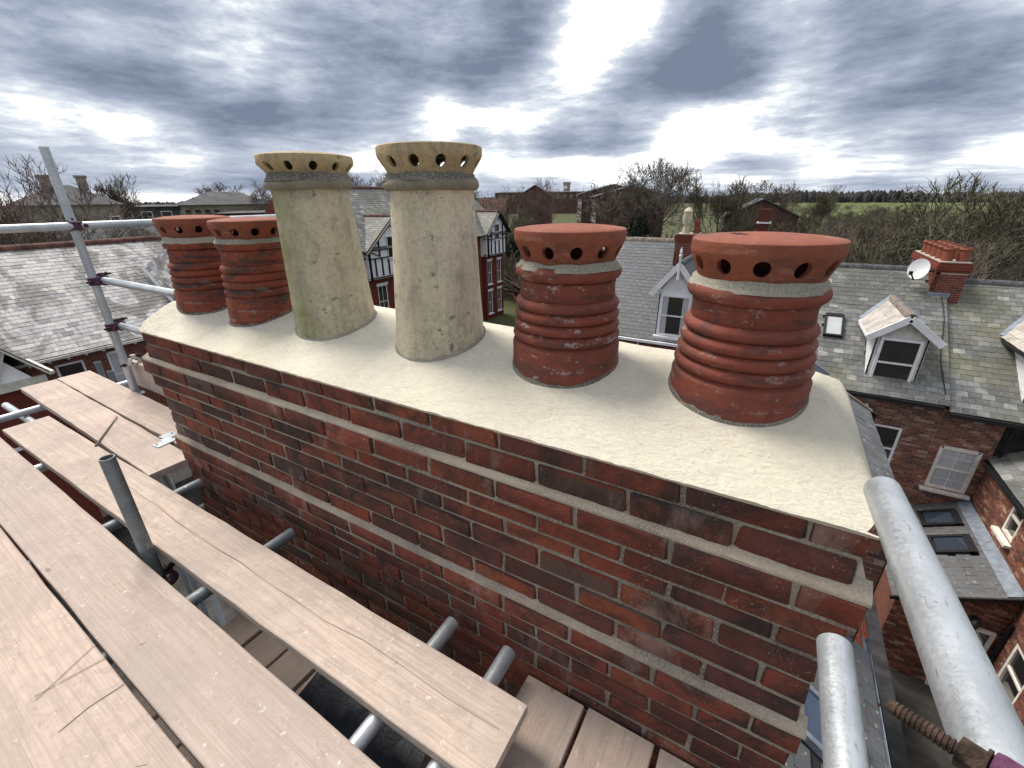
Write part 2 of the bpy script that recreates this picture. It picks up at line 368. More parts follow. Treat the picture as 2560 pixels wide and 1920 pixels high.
def basis(x, y, z, c): return Matrix(((x.x, y.x, z.x, c.x), (x.y, y.y, z.y, c.y), (x.z, y.z, z.z, c.z), (0, 0, 0, 1)))
def slates(parent, e0, e1, r0, mat, wd=.28, gauge=.2, cap=300, skip=None, deck='roof_felt', thick=.012):
    e0, e1, r0 = V(e0), V(e1), V(r0); u = (e1 - e0); Lu = u.length; u.normalize(); v = r0 - e0; v -= u * v.dot(u); Lv = v.length; v.normalize()
    n = u.cross(v)
    if n.z < 0: n = -n
    mb = MB(); d = n * -.05; a = e0 - n * .012
    mb.prism([a, a + u * Lu, a + u * Lu + v * Lv, a + v * Lv], d); mb.build('roof_deck', deck, parent)
    ps = []; rr = random.Random(int(Lu * 100))
    for j in range(int(Lv / gauge) + 1):
        i = -.5 if j % 2 else 0.0
        while i * wd < Lu:
            a0, a1 = max(0, i * wd), min(Lu, (i + 1) * wd); i += 1
            if a1 - a0 < .05: continue
            vc = j * gauge + gauge * .62; ln = gauge * 1.28
            if vc + ln / 2 > Lv: vc = Lv - ln / 2
            if skip and skip((a0 + a1) / 2, j * gauge + gauge * .5): continue
            y = (v - n * .045 + u * rr.uniform(-.012, .012)).normalized(); x = (u + n * rr.uniform(-.012, .012)).normalized(); z = x.cross(y)
            if z.z < 0: z = -z
            c = e0 + u * (a0 + a1) / 2 + v * (vc + rr.uniform(-.006, .006)) + n * (.012 + rr.uniform(0, .004))
            ps.append(basis(x * (a1 - a0 - .008), y * ln, z * thick, c))
    field(ps, 'slate', mat, parent, cap)
    return u, v, n
def ridge_tiles(parent, p0, p1, mat, step=.45, w=.16, name='ridge_tile'):
    p0, p1 = V(p0), V(p1); u = (p1 - p0); L = u.length; u.normalize(); k = max(1, round(L / step)); s = L / k
    side = u.cross(V((0, 0, 1))).normalized(); up = side.cross(u)
    prof = [(-1, -.75), (-.75, -.1), (-.3, .25), (.3, .25), (.75, -.1), (1, -.75)]
    mb = MB(); a = [side * (x * w) + up * (y * w) for x, y in prof]
    mb.prism(a + [q - up * .03 for q in a[::-1]], u * (s - .012)); me, org = mb.mesh(name, mat, 40)
    for i in range(k): place(name, me, Matrix.Translation(org + p0 + u * (i * s + .006) + up * (.0 if i % 2 else .006)), parent)
def wall_sheet(parent, p0, u, n, L, H, holes, mat, name='mortar', th=.1, top=None):
    us = sorted({0, L, *[h[0] for h in holes], *[h[2] for h in holes]}); vs = sorted({0, H, *[h[1] for h in holes], *[h[3] for h in holes]})
    mb = MB(); z = V((0, 0, 1))
    for a0, a1 in zip(us, us[1:]):
        for b0, b1 in zip(vs, vs[1:]):
            cu, cv = (a0 + a1) / 2, (b0 + b1) / 2
            if any(h[0] < cu < h[2] and h[1] < cv < h[3] for h in holes): continue
            q = [p0 + u * a0 + z * b0, p0 + u * a1 + z * b0, p0 + u * a1 + z * b1, p0 + u * a0 + z * b1]
            mb.prism(q, n * -th)
    return mb.build(name, mat, parent)
def bricks(parent, p0, u, n, L, H, holes=(), mat='terrace_brick', mort='pale_mortar', w=.225, h=.075, cap=300, gap=.012, top=None, vmin=0, sheet=True):
    p0, u, n = V(p0), V(u), V(n); z = V((0, 0, 1)); sheet and wall_sheet(parent, p0, u, n, L, H, list(holes), mort)
    ps = []; rr = random.Random(int(L * 77 + H * 13))
    for j in range(int(vmin / h), int(H / h)):
        i = -.5 if j % 2 else 0.0; v0, v1 = j * h, (j + 1) * h; vm = (v0 + v1) / 2
        spans = [(0, L)]
        for a, b0, c_, d in holes:
            if b0 < vm < d: spans = [q for s0, s1 in spans for q in ((s0, min(s1, a)), (max(s0, c_), s1)) if q[1] - q[0] > .03]
        lim = top(vm) if top else (0, L)
        for s0, s1 in spans:
            s0, s1 = max(s0, lim[0]), min(s1, lim[1])
            k = math.floor(s0 / w - (j % 2) * .5)
            while True:
                a0 = max(s0, (k + (j % 2) * .5) * w); a1 = min(s1, (k + 1 + (j % 2) * .5) * w); k += 1
                if a0 >= s1: break
                if a1 - a0 < .03: continue
                c = p0 + u * (a0 + a1) / 2 + z * vm + n * rr.uniform(-.014, -.006)
                ps.append(basis(u * (a1 - a0 - gap), n * .04, z * (h - gap), c))
    field(ps, 'brick', mat, parent, cap)
def window(parent, c, u, n, wd, ht, frame='white_paint', glass='window_glass', fr=.065, rail=True, bars=0, sill=True, recess=.05, curtain=None, hbar=0, arch=0):
    """c: middle of the bottom edge, on the wall plane."""
    c, u, n = V(c), V(u), V(n); z = V((0, 0, 1)); f = c - n * recess; M = Matrix((u, n, z)).transposed(); mb = MB()
    def bx(u0, u1, v0, v1, dep, off=0): mb.box(f + u * (u0 + u1) / 2 + z * (v0 + v1) / 2 + n * off, (u1 - u0, dep, v1 - v0), M)
    h2 = wd / 2; bx(-h2, -h2 + fr, 0, ht, .09); bx(h2 - fr, h2, 0, ht, .09); bx(-h2 + fr, h2 - fr, 0, fr * 1.15, .088)
    if arch:
        k = 8; pts = [f + u * (-h2 + wd * i / k) + z * (ht + arch * (1 - (2 * i / k - 1) ** 2)) + n * .045 for i in range(k + 1)]
        mb.prism(pts + [f + u * (h2 - fr) + z * (ht - fr) + n * .045, f + u * (-h2 + fr) + z * (ht - fr) + n * .045], n * -.09)
    else: bx(-h2 + fr, h2 - fr, ht - fr, ht, .088)
    mid = ht * .5
    if rail: bx(-h2 + fr, h2 - fr, mid - fr * .35, mid + fr * .35, .06, .01)
    for i in range(bars): x = -h2 + fr + (wd - 2 * fr) * (i + 1) / (bars + 1); bx(x - .012, x + .012, fr, ht - fr, .03, .004)
    for q in ((.25, .75) if hbar else ()): bx(-h2 + fr, h2 - fr, ht * q - .009, ht * q + .009, .024, .004)
    o = mb.build('window', frame, parent, bevel=.004)
    for a, b_, off in (((fr, mid, -.018), (mid, ht - fr, -.004)) if rail else ((fr, ht - fr, -.01),)):
        MB().box(f + z * (a + b_) / 2 + n * off, (wd - 2 * fr, .008, b_ - a), M).build('pane', glass, o)
    if curtain:
        for sx in ((-1, 1) if curtain == 'sides' else (0,)):
            cw = (wd - 2 * fr) * (.22 if sx else 1); k = 14; mc = MB(); base = f - n * .0 + u * (sx * ((wd - 2 * fr) / 2 - cw / 2))
            pts = [base + u * (-cw / 2 + cw * i / k) + n * (.005 + .003 * math.sin(i * 2.1)) for i in range(k + 1)]
            mc.add([q + z * fr for q in pts] + [q + z * (ht - fr) for q in pts], [(i, i + 1, k + 2 + i, k + 1 + i) for i in range(k)])
            mc.build('curtain', 'curtain', o)
    if sill: MB().box(c + n * .04 - z * .04, (wd + .22, .22, .08), M).build('sill', frame, o, bevel=.006)
    return o
X, Y, Z = V((1, 0, 0)), V((0, 1, 0)), V((0, 0, 1))

# ------------------------------------------------------------------ the chimney stack
stack = thing('chimney_stack', (-1.15, 1.2, -3.9), 'broad red brick chimney stack with cream mortar top under six clay pots', 'chimney')
CY = 1.2
def course(k):           # front face y, x from, x to, top z of course k (1 = topmost)
    if k <= 2: return .850, -2.525, .2465, -.551 - .0735 * (k - 1)
    zt = -.700 - .0728 * (k - 3)
    if k == 3: return .8275, -2.565, .272, zt
    if k == 4: return .8460, -2.555, .262, zt
    if k == 9: return .8430, -2.552, .262, zt
    if k == 10: return .8560, -2.556, .254, zt
    return .863, -2.55, .2465, zt
BV = []
for q in range(7):       # a few worn brick shapes, shared
    rr = random.Random(q); mb = MB().box((0, 0, 0), (1, 1, 1)); me = bpy.data.meshes.new('brick'); me.from_pydata(mb.v, [], mb.f)
    bm = bmesh.new(); bm.from_mesh(me); bmesh.ops.recalc_face_normals(bm, faces=bm.faces)
    bmesh.ops.scale(bm, vec=(.225, .10, .064), verts=bm.verts)
    bmesh.ops.bevel(bm, geom=list(bm.edges), offset=.0065, segments=1, affect='EDGES')
    for v_ in bm.verts: v_.co += V((rr.uniform(-.0045, .0045), rr.uniform(-.0018, .0018), rr.uniform(-.0034, .0034)))
    bmesh.ops.scale(bm, vec=(1 / .225, 1 / .10, 1 / .064), verts=bm.verts)
    bm.to_mesh(me); bm.free(); me.shade_smooth(); me.set_sharp_from_angle(angle=.5); me.materials.append(MATS['old_brick']); BV.append(me)
rest = MB(); core = MB(); nfront = 0; hid = []
for k in range(1, 46):
    yf, x0, x1, zt = course(k); zn = course(k + 1)[3]; hgt = zt - zn; yb = 2 * CY - yf
    rec = .0065
    core.mm((x0 + rec, yf + rec, zn - .0005), (x1 - rec, yb - rec, zt))
    sp_ = .2318; off = .153 + (.116 if k % 2 == 0 else 0); xs = [x1]; j = off
    while j > x1 - .06: j -= sp_
    while j > x0 + .07: xs.append(j + RND.uniform(-.006, .006)); j -= sp_
    xs.append(x0)
    for a, b_ in zip(xs[1:], xs):
        L = b_ - a; g = .0075 + RND.uniform(-.002, .004); bh = hgt - .0075 - RND.uniform(0, .003)
        M = Matrix.Translation((.5 * (a + b_), yf + .05 + RND.uniform(-.003, .002), zt - bh / 2 - .001)) @ Matrix.Rotation(RND.uniform(-.006, .006), 4, 'Y') @ Matrix.Diagonal((L - g, .10, bh, 1))
        me = BV[RND.randrange(7)]
        if k <= 23: place('brick', me, M, stack); nfront += 1
        else: hid.append(M)
        M2 = Matrix.Translation((.5 * (a + b_), yb - .05, zt - bh / 2 - .001)) @ Matrix.Diagonal((L - g, .10, bh, 1)); hid.append(M2)
    for sx, xe in ((-1, x0), (1, x1)):          # returns at both ends
        ny = 3 if k % 2 else 2; ya, yz = yf + .112, yb - .112; step = (yz - ya) / (ny if ny == 2 else 2.0)
        for i in range(int(round((yz - ya) / step))):
            hid.append(Matrix.Translation((xe - sx * .05, ya + step * (i + .5), zt - hgt / 2)) @ Matrix.Diagonal((.10, step - .012, hgt - .011, 1)))
core.build('mortar_core', 'mortar', stack)
mb = MB()
for M in hid:
    me = BV[0]; mb.add([M @ v_.co for v_ in me.vertices], [tuple(p_.vertices) for p_ in me.polygons])
tag(mb.build('brick_returns', 'old_brick', stack, fix=False), kind='stuff')

def fillet(name, ya, za, yb, zb, x0, x1, seed):
    """weathering of mortar laid on a projecting course: runs along the front and round both ends"""
    mb = MB(); k = 260; ins = abs(yb - ya); rows = []
    for i in range(k + 1):
        x = x0 + (x1 - x0) * i / k
        n1, n2, n3 = (noise.noise(V((x * 9, seed, q))) for q in (0, 5, 9)); n4 = noise.noise(V((x * 45, seed, 3)))
        rows.append([V((x, ya + .02, za + .012)), V((x, ya - .001, za + .004 * n1 + .002 * n4)), V((x, (ya + yb) / 2, (za + zb) / 2 + .003 + .002 * n3)), V((x, yb + .002 + .0018 * n2 + .0012 * n4, zb + .004 + .0015 * n1)), V((x, yb + .003 + .0018 * n2, zb - .004))])
    m_ = len(rows[0])
    mb.add([q for r in rows for q in r], [(i * m_ + j, (i + 1) * m_ + j, (i + 1) * m_ + j + 1, i * m_ + j + 1) for i in range(k) for j in range(m_ - 1)])
    for xe, s in ((x0, 1), (x1, -1)):
        mb.add([(xe + s * ins, ya, za), (xe, yb, zb), (xe, 2 * CY - yb, zb), (xe + s * ins, 2 * CY - ya, za)], [(0, 1, 2, 3)])
    return mb.build(name, 'fillet_mortar', stack, smooth=60)
fillet('mortar_fillet', .8495, -.683, .8285, -.699, -2.564, .271, 1)
fillet('mortar_fillet', .8625, -1.118, .8440, -1.1360, -2.551, .261, 2)

# pots: x, y, lean (dx per m), kind
POTS = [('p1', -2.352, 1.11, .10), ('p2', -1.958, 1.13, .11), ('p3', -1.522, 1.17, -.045), ('p4', -.985, 1.18, .02), ('p5', -.508, 1.19, 0), ('p6', -.031, 1.20, .01)]
def sstep(a): a = max(0, min(1, a)); return a * a * (3 - 2 * a)
FX0, FX1, FY0, FY1 = -2.540, .260, .8395, 1.562
def fl_z(x, y):
    dl, dr, df, db = x - FX0, FX1 - x, y - FY0, FY1 - y
    s = sstep((x - FX0) / .45); wf = .13 + .29 * s
    f = min(1, max(0, df) / wf) ** .9
    f = min(f, min(1, max(0, db) / .14) ** .7, min(1, max(0, dl) / .07) ** .55, min(1, max(0, dr) / .10) ** .6)
    z = -.553 + .098 * f
    for _, qx, qy, _l in POTS:
        d = math.hypot(x - qx, y - qy) - .150
        if d < .15: z += .014 * (1 - max(0, d) / .15) ** 2.2
    return z + (.009 * noise.noise(V((x * 4, y * 4, 1))) + .0025 * noise.noise(V((x * 9, y * 11, 4)))) * min(1, f * 3) + .0008 * noise.noise(V((x * 34, y * 40, 8)))
mb = MB(); nx, ny = 300, 84
def warp(u, e): return u          # uniform
for i in range(nx + 1):
    for j in range(ny + 1):
        x = FX0 + (FX1 - FX0) * i / nx; ty = j / ny; y = FY0 + (FY1 - FY0) * (ty ** 1.15)
        # rounded plan at the ends
        cy = max(0, abs(y - CY) - .24) / .125; inset = .035 * min(1, cy) ** 2.2 + (.05 * min(1, max(0, y - 1.42) / .14) ** 2)
        if j > 0:
            if x - FX0 < .3: x += inset * (1 - (x - FX0) / .3)
            if FX1 - x < .3: x -= inset * (1 - (FX1 - x) / .3)
        zz = fl_z(x, y)
        if j == 0: y += .0025 * noise.noise(V((x * 30, 2, 2))); zz += .003 * noise.noise(V((x * 14, 7, 2))) + .0018 * noise.noise(V((x * 70, 7, 5)))
        mb.v.append(V((x, y, zz)))
mb.f = [(i * (ny + 1) + j, (i + 1) * (ny + 1) + j, (i + 1) * (ny + 1) + j + 1, i * (ny + 1) + j + 1) for i in range(nx) for j in range(ny)]
edge = [i * (ny + 1) for i in range(nx + 1)] + [nx * (ny + 1) + j for j in range(1, ny + 1)] + [i * (ny + 1) + ny for i in range(nx - 1, -1, -1)] + [j for j in range(ny - 1, -1, -1)]
n0 = len(mb.v)
for e in edge:
    q = mb.v[e]; inx = .012
    mb.v.append(V((q.x + (inx if q.x < -1 else -inx), min(max(q.y, FY0 + .004), FY1 - .02) + (.006 if q.y < 1.2 else -.006), -.566)))
m_ = len(edge)
mb.f += [(edge[i], edge[(i + 1) % m_], n0 + (i + 1) % m_, n0 + i) for i in range(m_)]
mb.build('flaunching', 'flaunching_render', stack, smooth=70)

# ------------------------------------------------------------------ chimney pots
def cap_mesh(r0, r1, z0, z1, hz, hr, n=10, rot=0, th=.013, dome=.010, wob=0):
    mb = MB(); cols = 8; rad = lambda z, d=0: r0 + (r1 - r0) * (min(1, (z - z0) / (z1 - z0 - .022)) ** 1.08) - d
    a = hr * 1.35; D = 2 * math.pi / n
    def pt(th_, z, d): r = rad(z, d) + wob * noise.noise(V((math.cos(th_) * 2, math.sin(th_) * 2, z * 9))); return V((r * math.cos(th_), r * math.sin(th_), z))
    for d, z0_, z1_ in ((0, z0, z1), (th, z0, z1 - th)):
        for s in range(n):
            t0 = rot + s * D
            for lo, hi, kk in ((z0_, hz - a, 2), (hz + a, z1_, 4)):
                for j in range(kk):
                    for i in range(cols):
                        za, zb = lo + (hi - lo) * j / kk, lo + (hi - lo) * (j + 1) / kk; ta, tb = t0 - D / 2 + D * i / cols, t0 - D / 2 + D * (i + 1) / cols
                        mb.add([pt(ta, za, d), pt(tb, za, d), pt(tb, zb, d), pt(ta, zb, d)], [(0, 1, 2, 3)])
            rect = [(-1 + 2 * i / cols, -1) for i in range(cols)] + [(1, -1 + 2 * i / 4) for i in range(4)] + [(1 - 2 * i / cols, 1) for i in range(cols)] + [(-1, 1 - 2 * i / 4) for i in range(4)]
            m2 = len(rect); vs = []
            for (cu, cv) in rect:
                an = math.atan2(cv * a, cu * D / 2 * rad(hz)); vs.append(pt(t0 + cu * D / 2, hz + cv * a, d))
                vs.append(pt(t0 + hr * math.cos(an) / rad(hz), hz + hr * math.sin(an), d))
            mb.add(vs, [(2 * i, 2 * ((i + 1) % m2), 2 * ((i + 1) % m2) + 1, 2 * i + 1) for i in range(m2)])
            if d:
                vs = []
                for (cu, cv) in rect:
                    an = math.atan2(cv * a, cu * D / 2 * rad(hz))
                    for dd in (0, th): vs.append(pt(t0 + hr * math.cos(an) / rad(hz), hz + hr * math.sin(an), dd))
                mb.add(vs, [(2 * i, 2 * ((i + 1) % m2), 2 * ((i + 1) % m2) + 1, 2 * i + 1) for i in range(m2)])
    k = n * cols; prof = [(1, 0), (.995, .0035), (.975, .006), (.8, .006 + dome * .4), (.5, .006 + dome * .8), (.2, .006 + dome)]
    ring = lambda z, d, f=1: [V(((rad(z, d)) * f * math.cos(rot - D / 2 + 2 * math.pi * i / k), rad(z, d) * f * math.sin(rot - D / 2 + 2 * math.pi * i / k), 0)) for i in range(k)]
    def topv(f, dz): return [pt(rot - D / 2 + 2 * math.pi * i / k, z1, 0) * 1 for i in range(k)]
    rings = []
    for f, dz in prof:
        rings.append([V((q.x * f, q.y * f, z1 + dz)) for q in topv(f, dz)])
    for a_, b_ in zip(rings, rings[1:]): mb.add(a_ + b_, [(i, (i + 1) % k, k + (i + 1) % k, k + i) for i in range(k)])
    mb.add(rings[-1], [tuple(range(k))])
    inn = [pt(rot - D / 2 + 2 * math.pi * i / k, z1 - th, th) for i in range(k)]; mb.add(inn, [tuple(range(k))[::-1]])
    b0 = [pt(rot - D / 2 + 2 * math.pi * i / k, z0, 0) for i in range(k)]; b1 = [pt(rot - D / 2 + 2 * math.pi * i / k, z0, th) for i in range(k)]
    mb.add(b0 + b1, [(i, (i + 1) % k, k + (i + 1) % k, k + i) for i in range(k)])
    return mb
def pot(idx, label, prof, cap, collar, mats, seed, roll_bits=None):
    _, x, y, lean = POTS[idx]; zb = prof[0][1]
    root = thing('chimney_pot', (x, y, zb), label, 'chimney pot')
    sh = Matrix.Identity(4); zr = -.45; sh[0][2] = lean; sh[0][3] = x - lean * zr; sh[1][3] = y
    xf = Matrix.Translation((0, 0, 0)) @ sh
    mb = MB(xf).lathe(prof, n=72, jit=.0016, seed=seed); mb.build('barrel', mats[0], root, smooth=50)
    if 'buff' in mats[0]:
        zr_, rr_ = prof[-6][1], max(q[0] for q in prof[10:]); MB(xf).lathe([(rr_ - .013 + .0145 * math.cos(a_ * .3927 - 1.5708), zr_ + .0165 * math.sin(a_ * .3927 - 1.5708)) for a_ in range(9)], n=72, top=False, jit=.002, seed=seed).build('rim_roll', 'buff_sooty', root, smooth=50)
    mb = MB(xf); mb.lathe(collar, n=80, top=False, jit=.006, seed=seed + 3); mb.build('mortar_collar', 'collar_dark' if 'buff' in mats[0] else 'collar_mortar', root, smooth=60)
    mb = cap_mesh(**cap); mb.xf = xf; me, org = mb.mesh('cap', mats[1])
    bm = bmesh.new(); bm.from_mesh(me); bmesh.ops.remove_doubles(bm, verts=bm.verts, dist=.0004); bmesh.ops.recalc_face_normals(bm, faces=bm.faces); bm.to_mesh(me); bm.free()
    me.shade_smooth(); me.set_sharp_from_angle(angle=.6)
    link(bpy.data.objects.new('cap', me), org, root)
    return root
def red_prof(zb, zr0, zr1, zneck, zroll, rb, rt, rroll, nr=4):
    """band at the foot, nr rounded rings, neck, roll under the cap"""
    p = [(rb, zb - .02), (rb, zr0 - .014), (rb - .002, zr0 - .008), (rb - .008, zr0 - .005)]
    for i in range(nr):
        a, b_ = zr0 + (zr1 - zr0) * i / nr, zr0 + (zr1 - zr0) * (i + 1) / nr; r = rb - .004 + (rt - rb + .004) * (i + .5) / nr
        for t_ in (0, .12, .3, .5, .7, .88): p.append((r - .0085 + .0125 * math.sin(math.pi * t_) ** .7, a + (b_ - a) * t_))
    p += [(rt - .010, zr1), (rt - .008, zr1 + .004), (rt - .010, zneck), (rt - .008, zroll - .024)]
    for t_ in range(0, 9): an = -math.pi / 2 + math.pi * t_ / 8; p.append((rroll - .018 + .018 * math.cos(an), zroll + .019 * math.sin(an)))
    p += [(rroll - .03, zroll + .02)]
    return p
def collar_prof(ra, za, rb, zb): return [(ra - .02, za - .004), (ra, za), (ra - .002, za + (zb - za) * .35), (ra + (rb - ra) * .62, za + (zb - za) * .55), (rb + .004, zb - .003), (rb - .004, zb + .004)]
TC, TS, CT = 'terracotta', 'terracotta_sooty', 'cap_terracotta'
pot(0, 'sooty red ribbed clay pot with holed cap, at the guard rail end of the stack', red_prof(-.52, -.375, -.255, -.225, -.178, .139, .134, .137),
    dict(r0=.124, r1=.149, z0=-.150, z1=-.072, hz=-.112, hr=.0150, rot=.164, n=12), collar_prof(.137, -.170, .127, -.146), (TS, CT), 1)
pot(1, 'blackened red ribbed clay pot with holed cap standing against a mossy buff pot', red_prof(-.52, -.375, -.245, -.215, -.166, .138, .134, .139),
    dict(r0=.124, r1=.148, z0=-.147, z1=-.077, hz=-.114, hr=.0152, rot=.096, n=12), collar_prof(.139, -.158, .127, -.142), (TS, CT), 2)
def buff_prof(zb, rb, zn, rn, zroll, rroll):
    p = [(rb, zb - .03)] + [(rb + (rn - rb) * (i / 8) ** .9, zb + (zn - zb) * i / 8) for i in range(9)]
    for t_ in range(0, 9): an = -math.pi / 2 + math.pi * t_ / 8; p.append((rroll - .014 + .014 * math.cos(an), zroll + .016 * math.sin(an)))
    p.append((rroll - .03, zroll + .018)); return p
pot(2, 'tall buff clay pot stained green with algae, its holed cap rim chipped', buff_prof(-.50, .160, .032, .133, .050, .152),
    dict(r0=.133, r1=.163, z0=.086, z1=.140, hz=.108, hr=.0140, rot=.025, n=12, dome=.013, wob=.006), collar_prof(.150, .060, .136, .086), ('buff_clay_algae', 'buff_cap'), 3)
pot(3, 'tall clean buff clay pot with holed cap, between algae stained and red pots', buff_prof(-.51, .158, .018, .130, .038, .146),
    dict(r0=.127, r1=.159, z0=.067, z1=.138, hz=.099, hr=.0155, rot=.373, n=12, dome=.003, wob=.002), collar_prof(.144, .046, .130, .068), ('buff_clay', 'buff_cap'), 4)
pot(4, 'red ribbed clay pot with grey flaking ribs, next to the clean buff pot', red_prof(-.54, -.384, -.262, -.225, -.190, .159, .145, .150),
    dict(r0=.127, r1=.154, z0=-.167, z1=-.084, hz=-.132, hr=.0165, rot=.02, n=12), collar_prof(.147, -.181, .133, -.164), ('terracotta_flaking', CT), 5)
pot(5, 'red ribbed clay pot with droppings on its cap, near the loose scaffold tube ends', red_prof(-.55, -.402, -.272, -.238, -.206, .161, .145, .152),
    dict(r0=.134, r1=.158, z0=-.177, z1=-.096, hz=-.142, hr=.0172, rot=.05, n=12), collar_prof(.149, -.196, .139, -.174), (TC, CT), 6)
# grimy mortar lapping unevenly onto the foot of each pot
for o_ in [o for o in COL.objects if o.name.startswith('chimney_pot')]:
    q_ = ORG[o_.name]; idx = min(range(6), key=lambda i: abs(POTS[i][1] - q_.x)); rb_ = (.1395, .1385, .160, .158, .1592, .1612)[idx]; lean_ = POTS[idx][3]; k = 90; mb = MB()
    for i in range(k):
        a_ = 2 * math.pi * i / k; cx, cy_ = q_.x, q_.y; n1 = noise.noise(V((math.cos(a_) * 3, math.sin(a_) * 3, idx * 4))); n2 = noise.noise(V((math.cos(a_) * 11, math.sin(a_) * 11, idx * 4)))
        zs_ = fl_z(cx + rb_ * math.cos(a_), cy_ + rb_ * math.sin(a_)); hh = max(.002, .010 + .012 * n1 + .007 * n2)
        for r_, z_ in ((rb_ + .0035 + .001 * n2, zs_ - .003), (rb_ + .0028, zs_ + .002), (rb_ + .0018, zs_ + hh * .75), (rb_ - .004, zs_ + hh * .75 + .001)):
            mb.v.append(V((cx + lean_ * (z_ + .45) + r_ * math.cos(a_), cy_ + r_ * math.sin(a_), z_)))
    mb.f = [(i * 4 + j, ((i + 1) % k) * 4 + j, ((i + 1) % k) * 4 + j + 1, i * 4 + j + 1) for i in range(k) for j in range(3)]
    mb.build('bedding_mortar', 'collar_dark' if idx not in (2, 3) else 'collar_mortar', o_, smooth=60)
# small litter on the last cap
mb = MB(); rr = random.Random(3)
for i in range(5): mb.lathe([(.006, 0), (.008, .003), (.004, .007)], (-.075 + rr.uniform(-.02, .02), 1.165 + rr.uniform(-.015, .015), -.0865), n=6)
tag(mb.build('moss_crumb', 'roof_felt'), 'dark moss crumbs lying on a red pot cap', 'moss', kind='stuff')

# ------------------------------------------------------------------ scaffolding
ZB = -1.285; BT = .038; RT = .02415
def board(name, xa, ya, xb, yb, wd, zt, label, group=None, seed=0, th=BT, roll=0):
    a, b_ = V((xa, ya, 0)), V((xb, yb, 0)); L = (b_ - a).length; mb = MB(); k = 24; rr = random.Random(seed)
    for i in range(k + 1):
        x = -L / 2 + L * i / k; sag = -.003 * math.sin(math.pi * i / k) * rr.choice((0, 1)) if 0 < i < k else 0; e = .0018
        w1, w2 = wd / 2 + rr.uniform(-e, e), wd / 2 + rr.uniform(-e, e); c = .003; dx = rr.uniform(-.004, .004) if i in (0, k) else 0
        for (y, z) in ((-w1 + c, 0), (w2 - c, 0), (w2, -c), (w2, -th + c), (w2 - c, -th), (-w1 + c, -th), (-w1, -th + c), (-w1, -c)):
            mb.v.append(V((x + dx + (.003 * noise.noise(V((y * 60, seed, i)))) * (i in (0, k)), y, z + sag)))
    mb.f = [(i * 8 + j, i * 8 + (j + 1) % 8, (i + 1) * 8 + (j + 1) % 8, (i + 1) * 8 + j) for i in range(k) for j in range(8)] + [tuple(range(8)), tuple(range(k * 8, k * 8 + 8))[::-1]]
    me = bpy.data.meshes.new(name); me.from_pydata(mb.v, [], mb.f)
    bm = bmesh.new(); bm.from_mesh(me); bmesh.ops.recalc_face_normals(bm, faces=bm.faces); bm.to_mesh(me); bm.free()
    me.materials.append(MATS['scaffold_board']); o = bpy.data.objects.new(name, me)
    link(o, (a + b_) / 2 + V((0, 0, zt))); o.rotation_euler = (roll, 0, math.atan2(b_.y - a.y, b_.x - a.x))
    o.color = (*[(1, .97, .93), (.84, .83, .835), (1.02, .95, .92), (.9, .86, .84), (1.08, 1.02, .99), (1.05, .99, .95), (.92, .85, .80), (.95, .86, .80), (1.0, .9, .84), (1, .97, .95)][seed % 10 - 1 if seed < 11 else 6], 1)
    return tag(o, label, 'scaffold board', group)
bC = board('scaffold_board', -3.935, .585, -.364, .572, .218, ZB, 'long grey scaffold board with a wavy crack, lying next to the brick stack', seed=1)
bB = board('scaffold_board', -3.99, .335, .95, .228, .226, ZB, 'scaffold board with knots and white plaster splashes, second from the brick stack', seed=2)
bA = board('scaffold_board', -3.6, .105, .95, -.012, .208, ZB, 'scratched scaffold board with two crossing scored lines, third from the brick stack', seed=3)
board('scaffold_board', -3.6, -.075, .95, -.19, .205, ZB, 'scaffold board fourth from the brick stack, only a corner showing', seed=4)
board('scaffold_board', -4.757, .864, -2.562, .795, .205, ZB, 'short scaffold board crossed by a stray stick, joined by a metal plate', seed=5)
board('scaffold_board', -4.765, 1.078, -2.60, 1.025, .208, ZB, 'short scaffold board against the toe board, joined by a metal plate', seed=6)
LOWZ = -1.452
def mark(bd, pts, wd, name='scratch'):
    mb = MB()
    for (a, b_) in zip(pts, pts[1:]): mb.beam((*a, ZB + .0004), (*b_, ZB + .0004), wd, .0012)
    me, org = mb.mesh(name, 'old_board_end_grain'); o = bpy.data.objects.new(name, me); COL.objects.link(o); o.parent = bd
    o.matrix_local = (Matrix.Translation(ORG[bd.name]) @ bd.rotation_euler.to_matrix().to_4x4()).inverted() @ Matrix.Translation(org); ORG[o.name] = org
mark(bA, [(-1.567, .004), (-1.631, .160)], .0016); mark(bA, [(-1.584, .006), (-1.548, .156)], .0016); mark(bA, [(-1.403, .006), (-1.412, .072), (-1.402, .150)], .002)
rr = random.Random(2); cy = [.600, .592, .585, .588, .577, .573, .573, .579, .571, .573, .569, .584, .582, .576, .581]
mark(bC, [(-2.75 + i * .168, y_ + .008) for i, y_ in enumerate(cy)], .0022, 'crack')
for bd, y0_, n_m in ((bA, .05, 2), (bB, .27, 2), (bC, .58, 2)):
    for i in range(n_m):
        x_ = rr.uniform(-2.9, -.5); y_ = y0_ + rr.uniform(-.07, .07) - .023 * (x_ + 1.2) * (bd is not bC); a_ = rr.uniform(0, 3.1); L_ = rr.uniform(.01, .05)
        mark(bd, [(x_, y_), (x_ + L_ * math.cos(a_), y_ + L_ * math.sin(a_) * .6)], rr.uniform(.0008, .0016))
board('scaffold_board', -.352, .853, -.372, -1.2, .198, LOWZ, 'lower cross board with a split end, beneath the end of the long grey board', seed=7)
board('scaffold_board', -.142, .852, -.158, -1.2, .200, LOWZ, 'lower cross board with strong grain and a notched end, in the middle of three', seed=8)
board('scaffold_board', .078, .850, .068, -1.2, .205, LOWZ, 'lower cross board farthest from the long grey board, running to the brick face', seed=9)
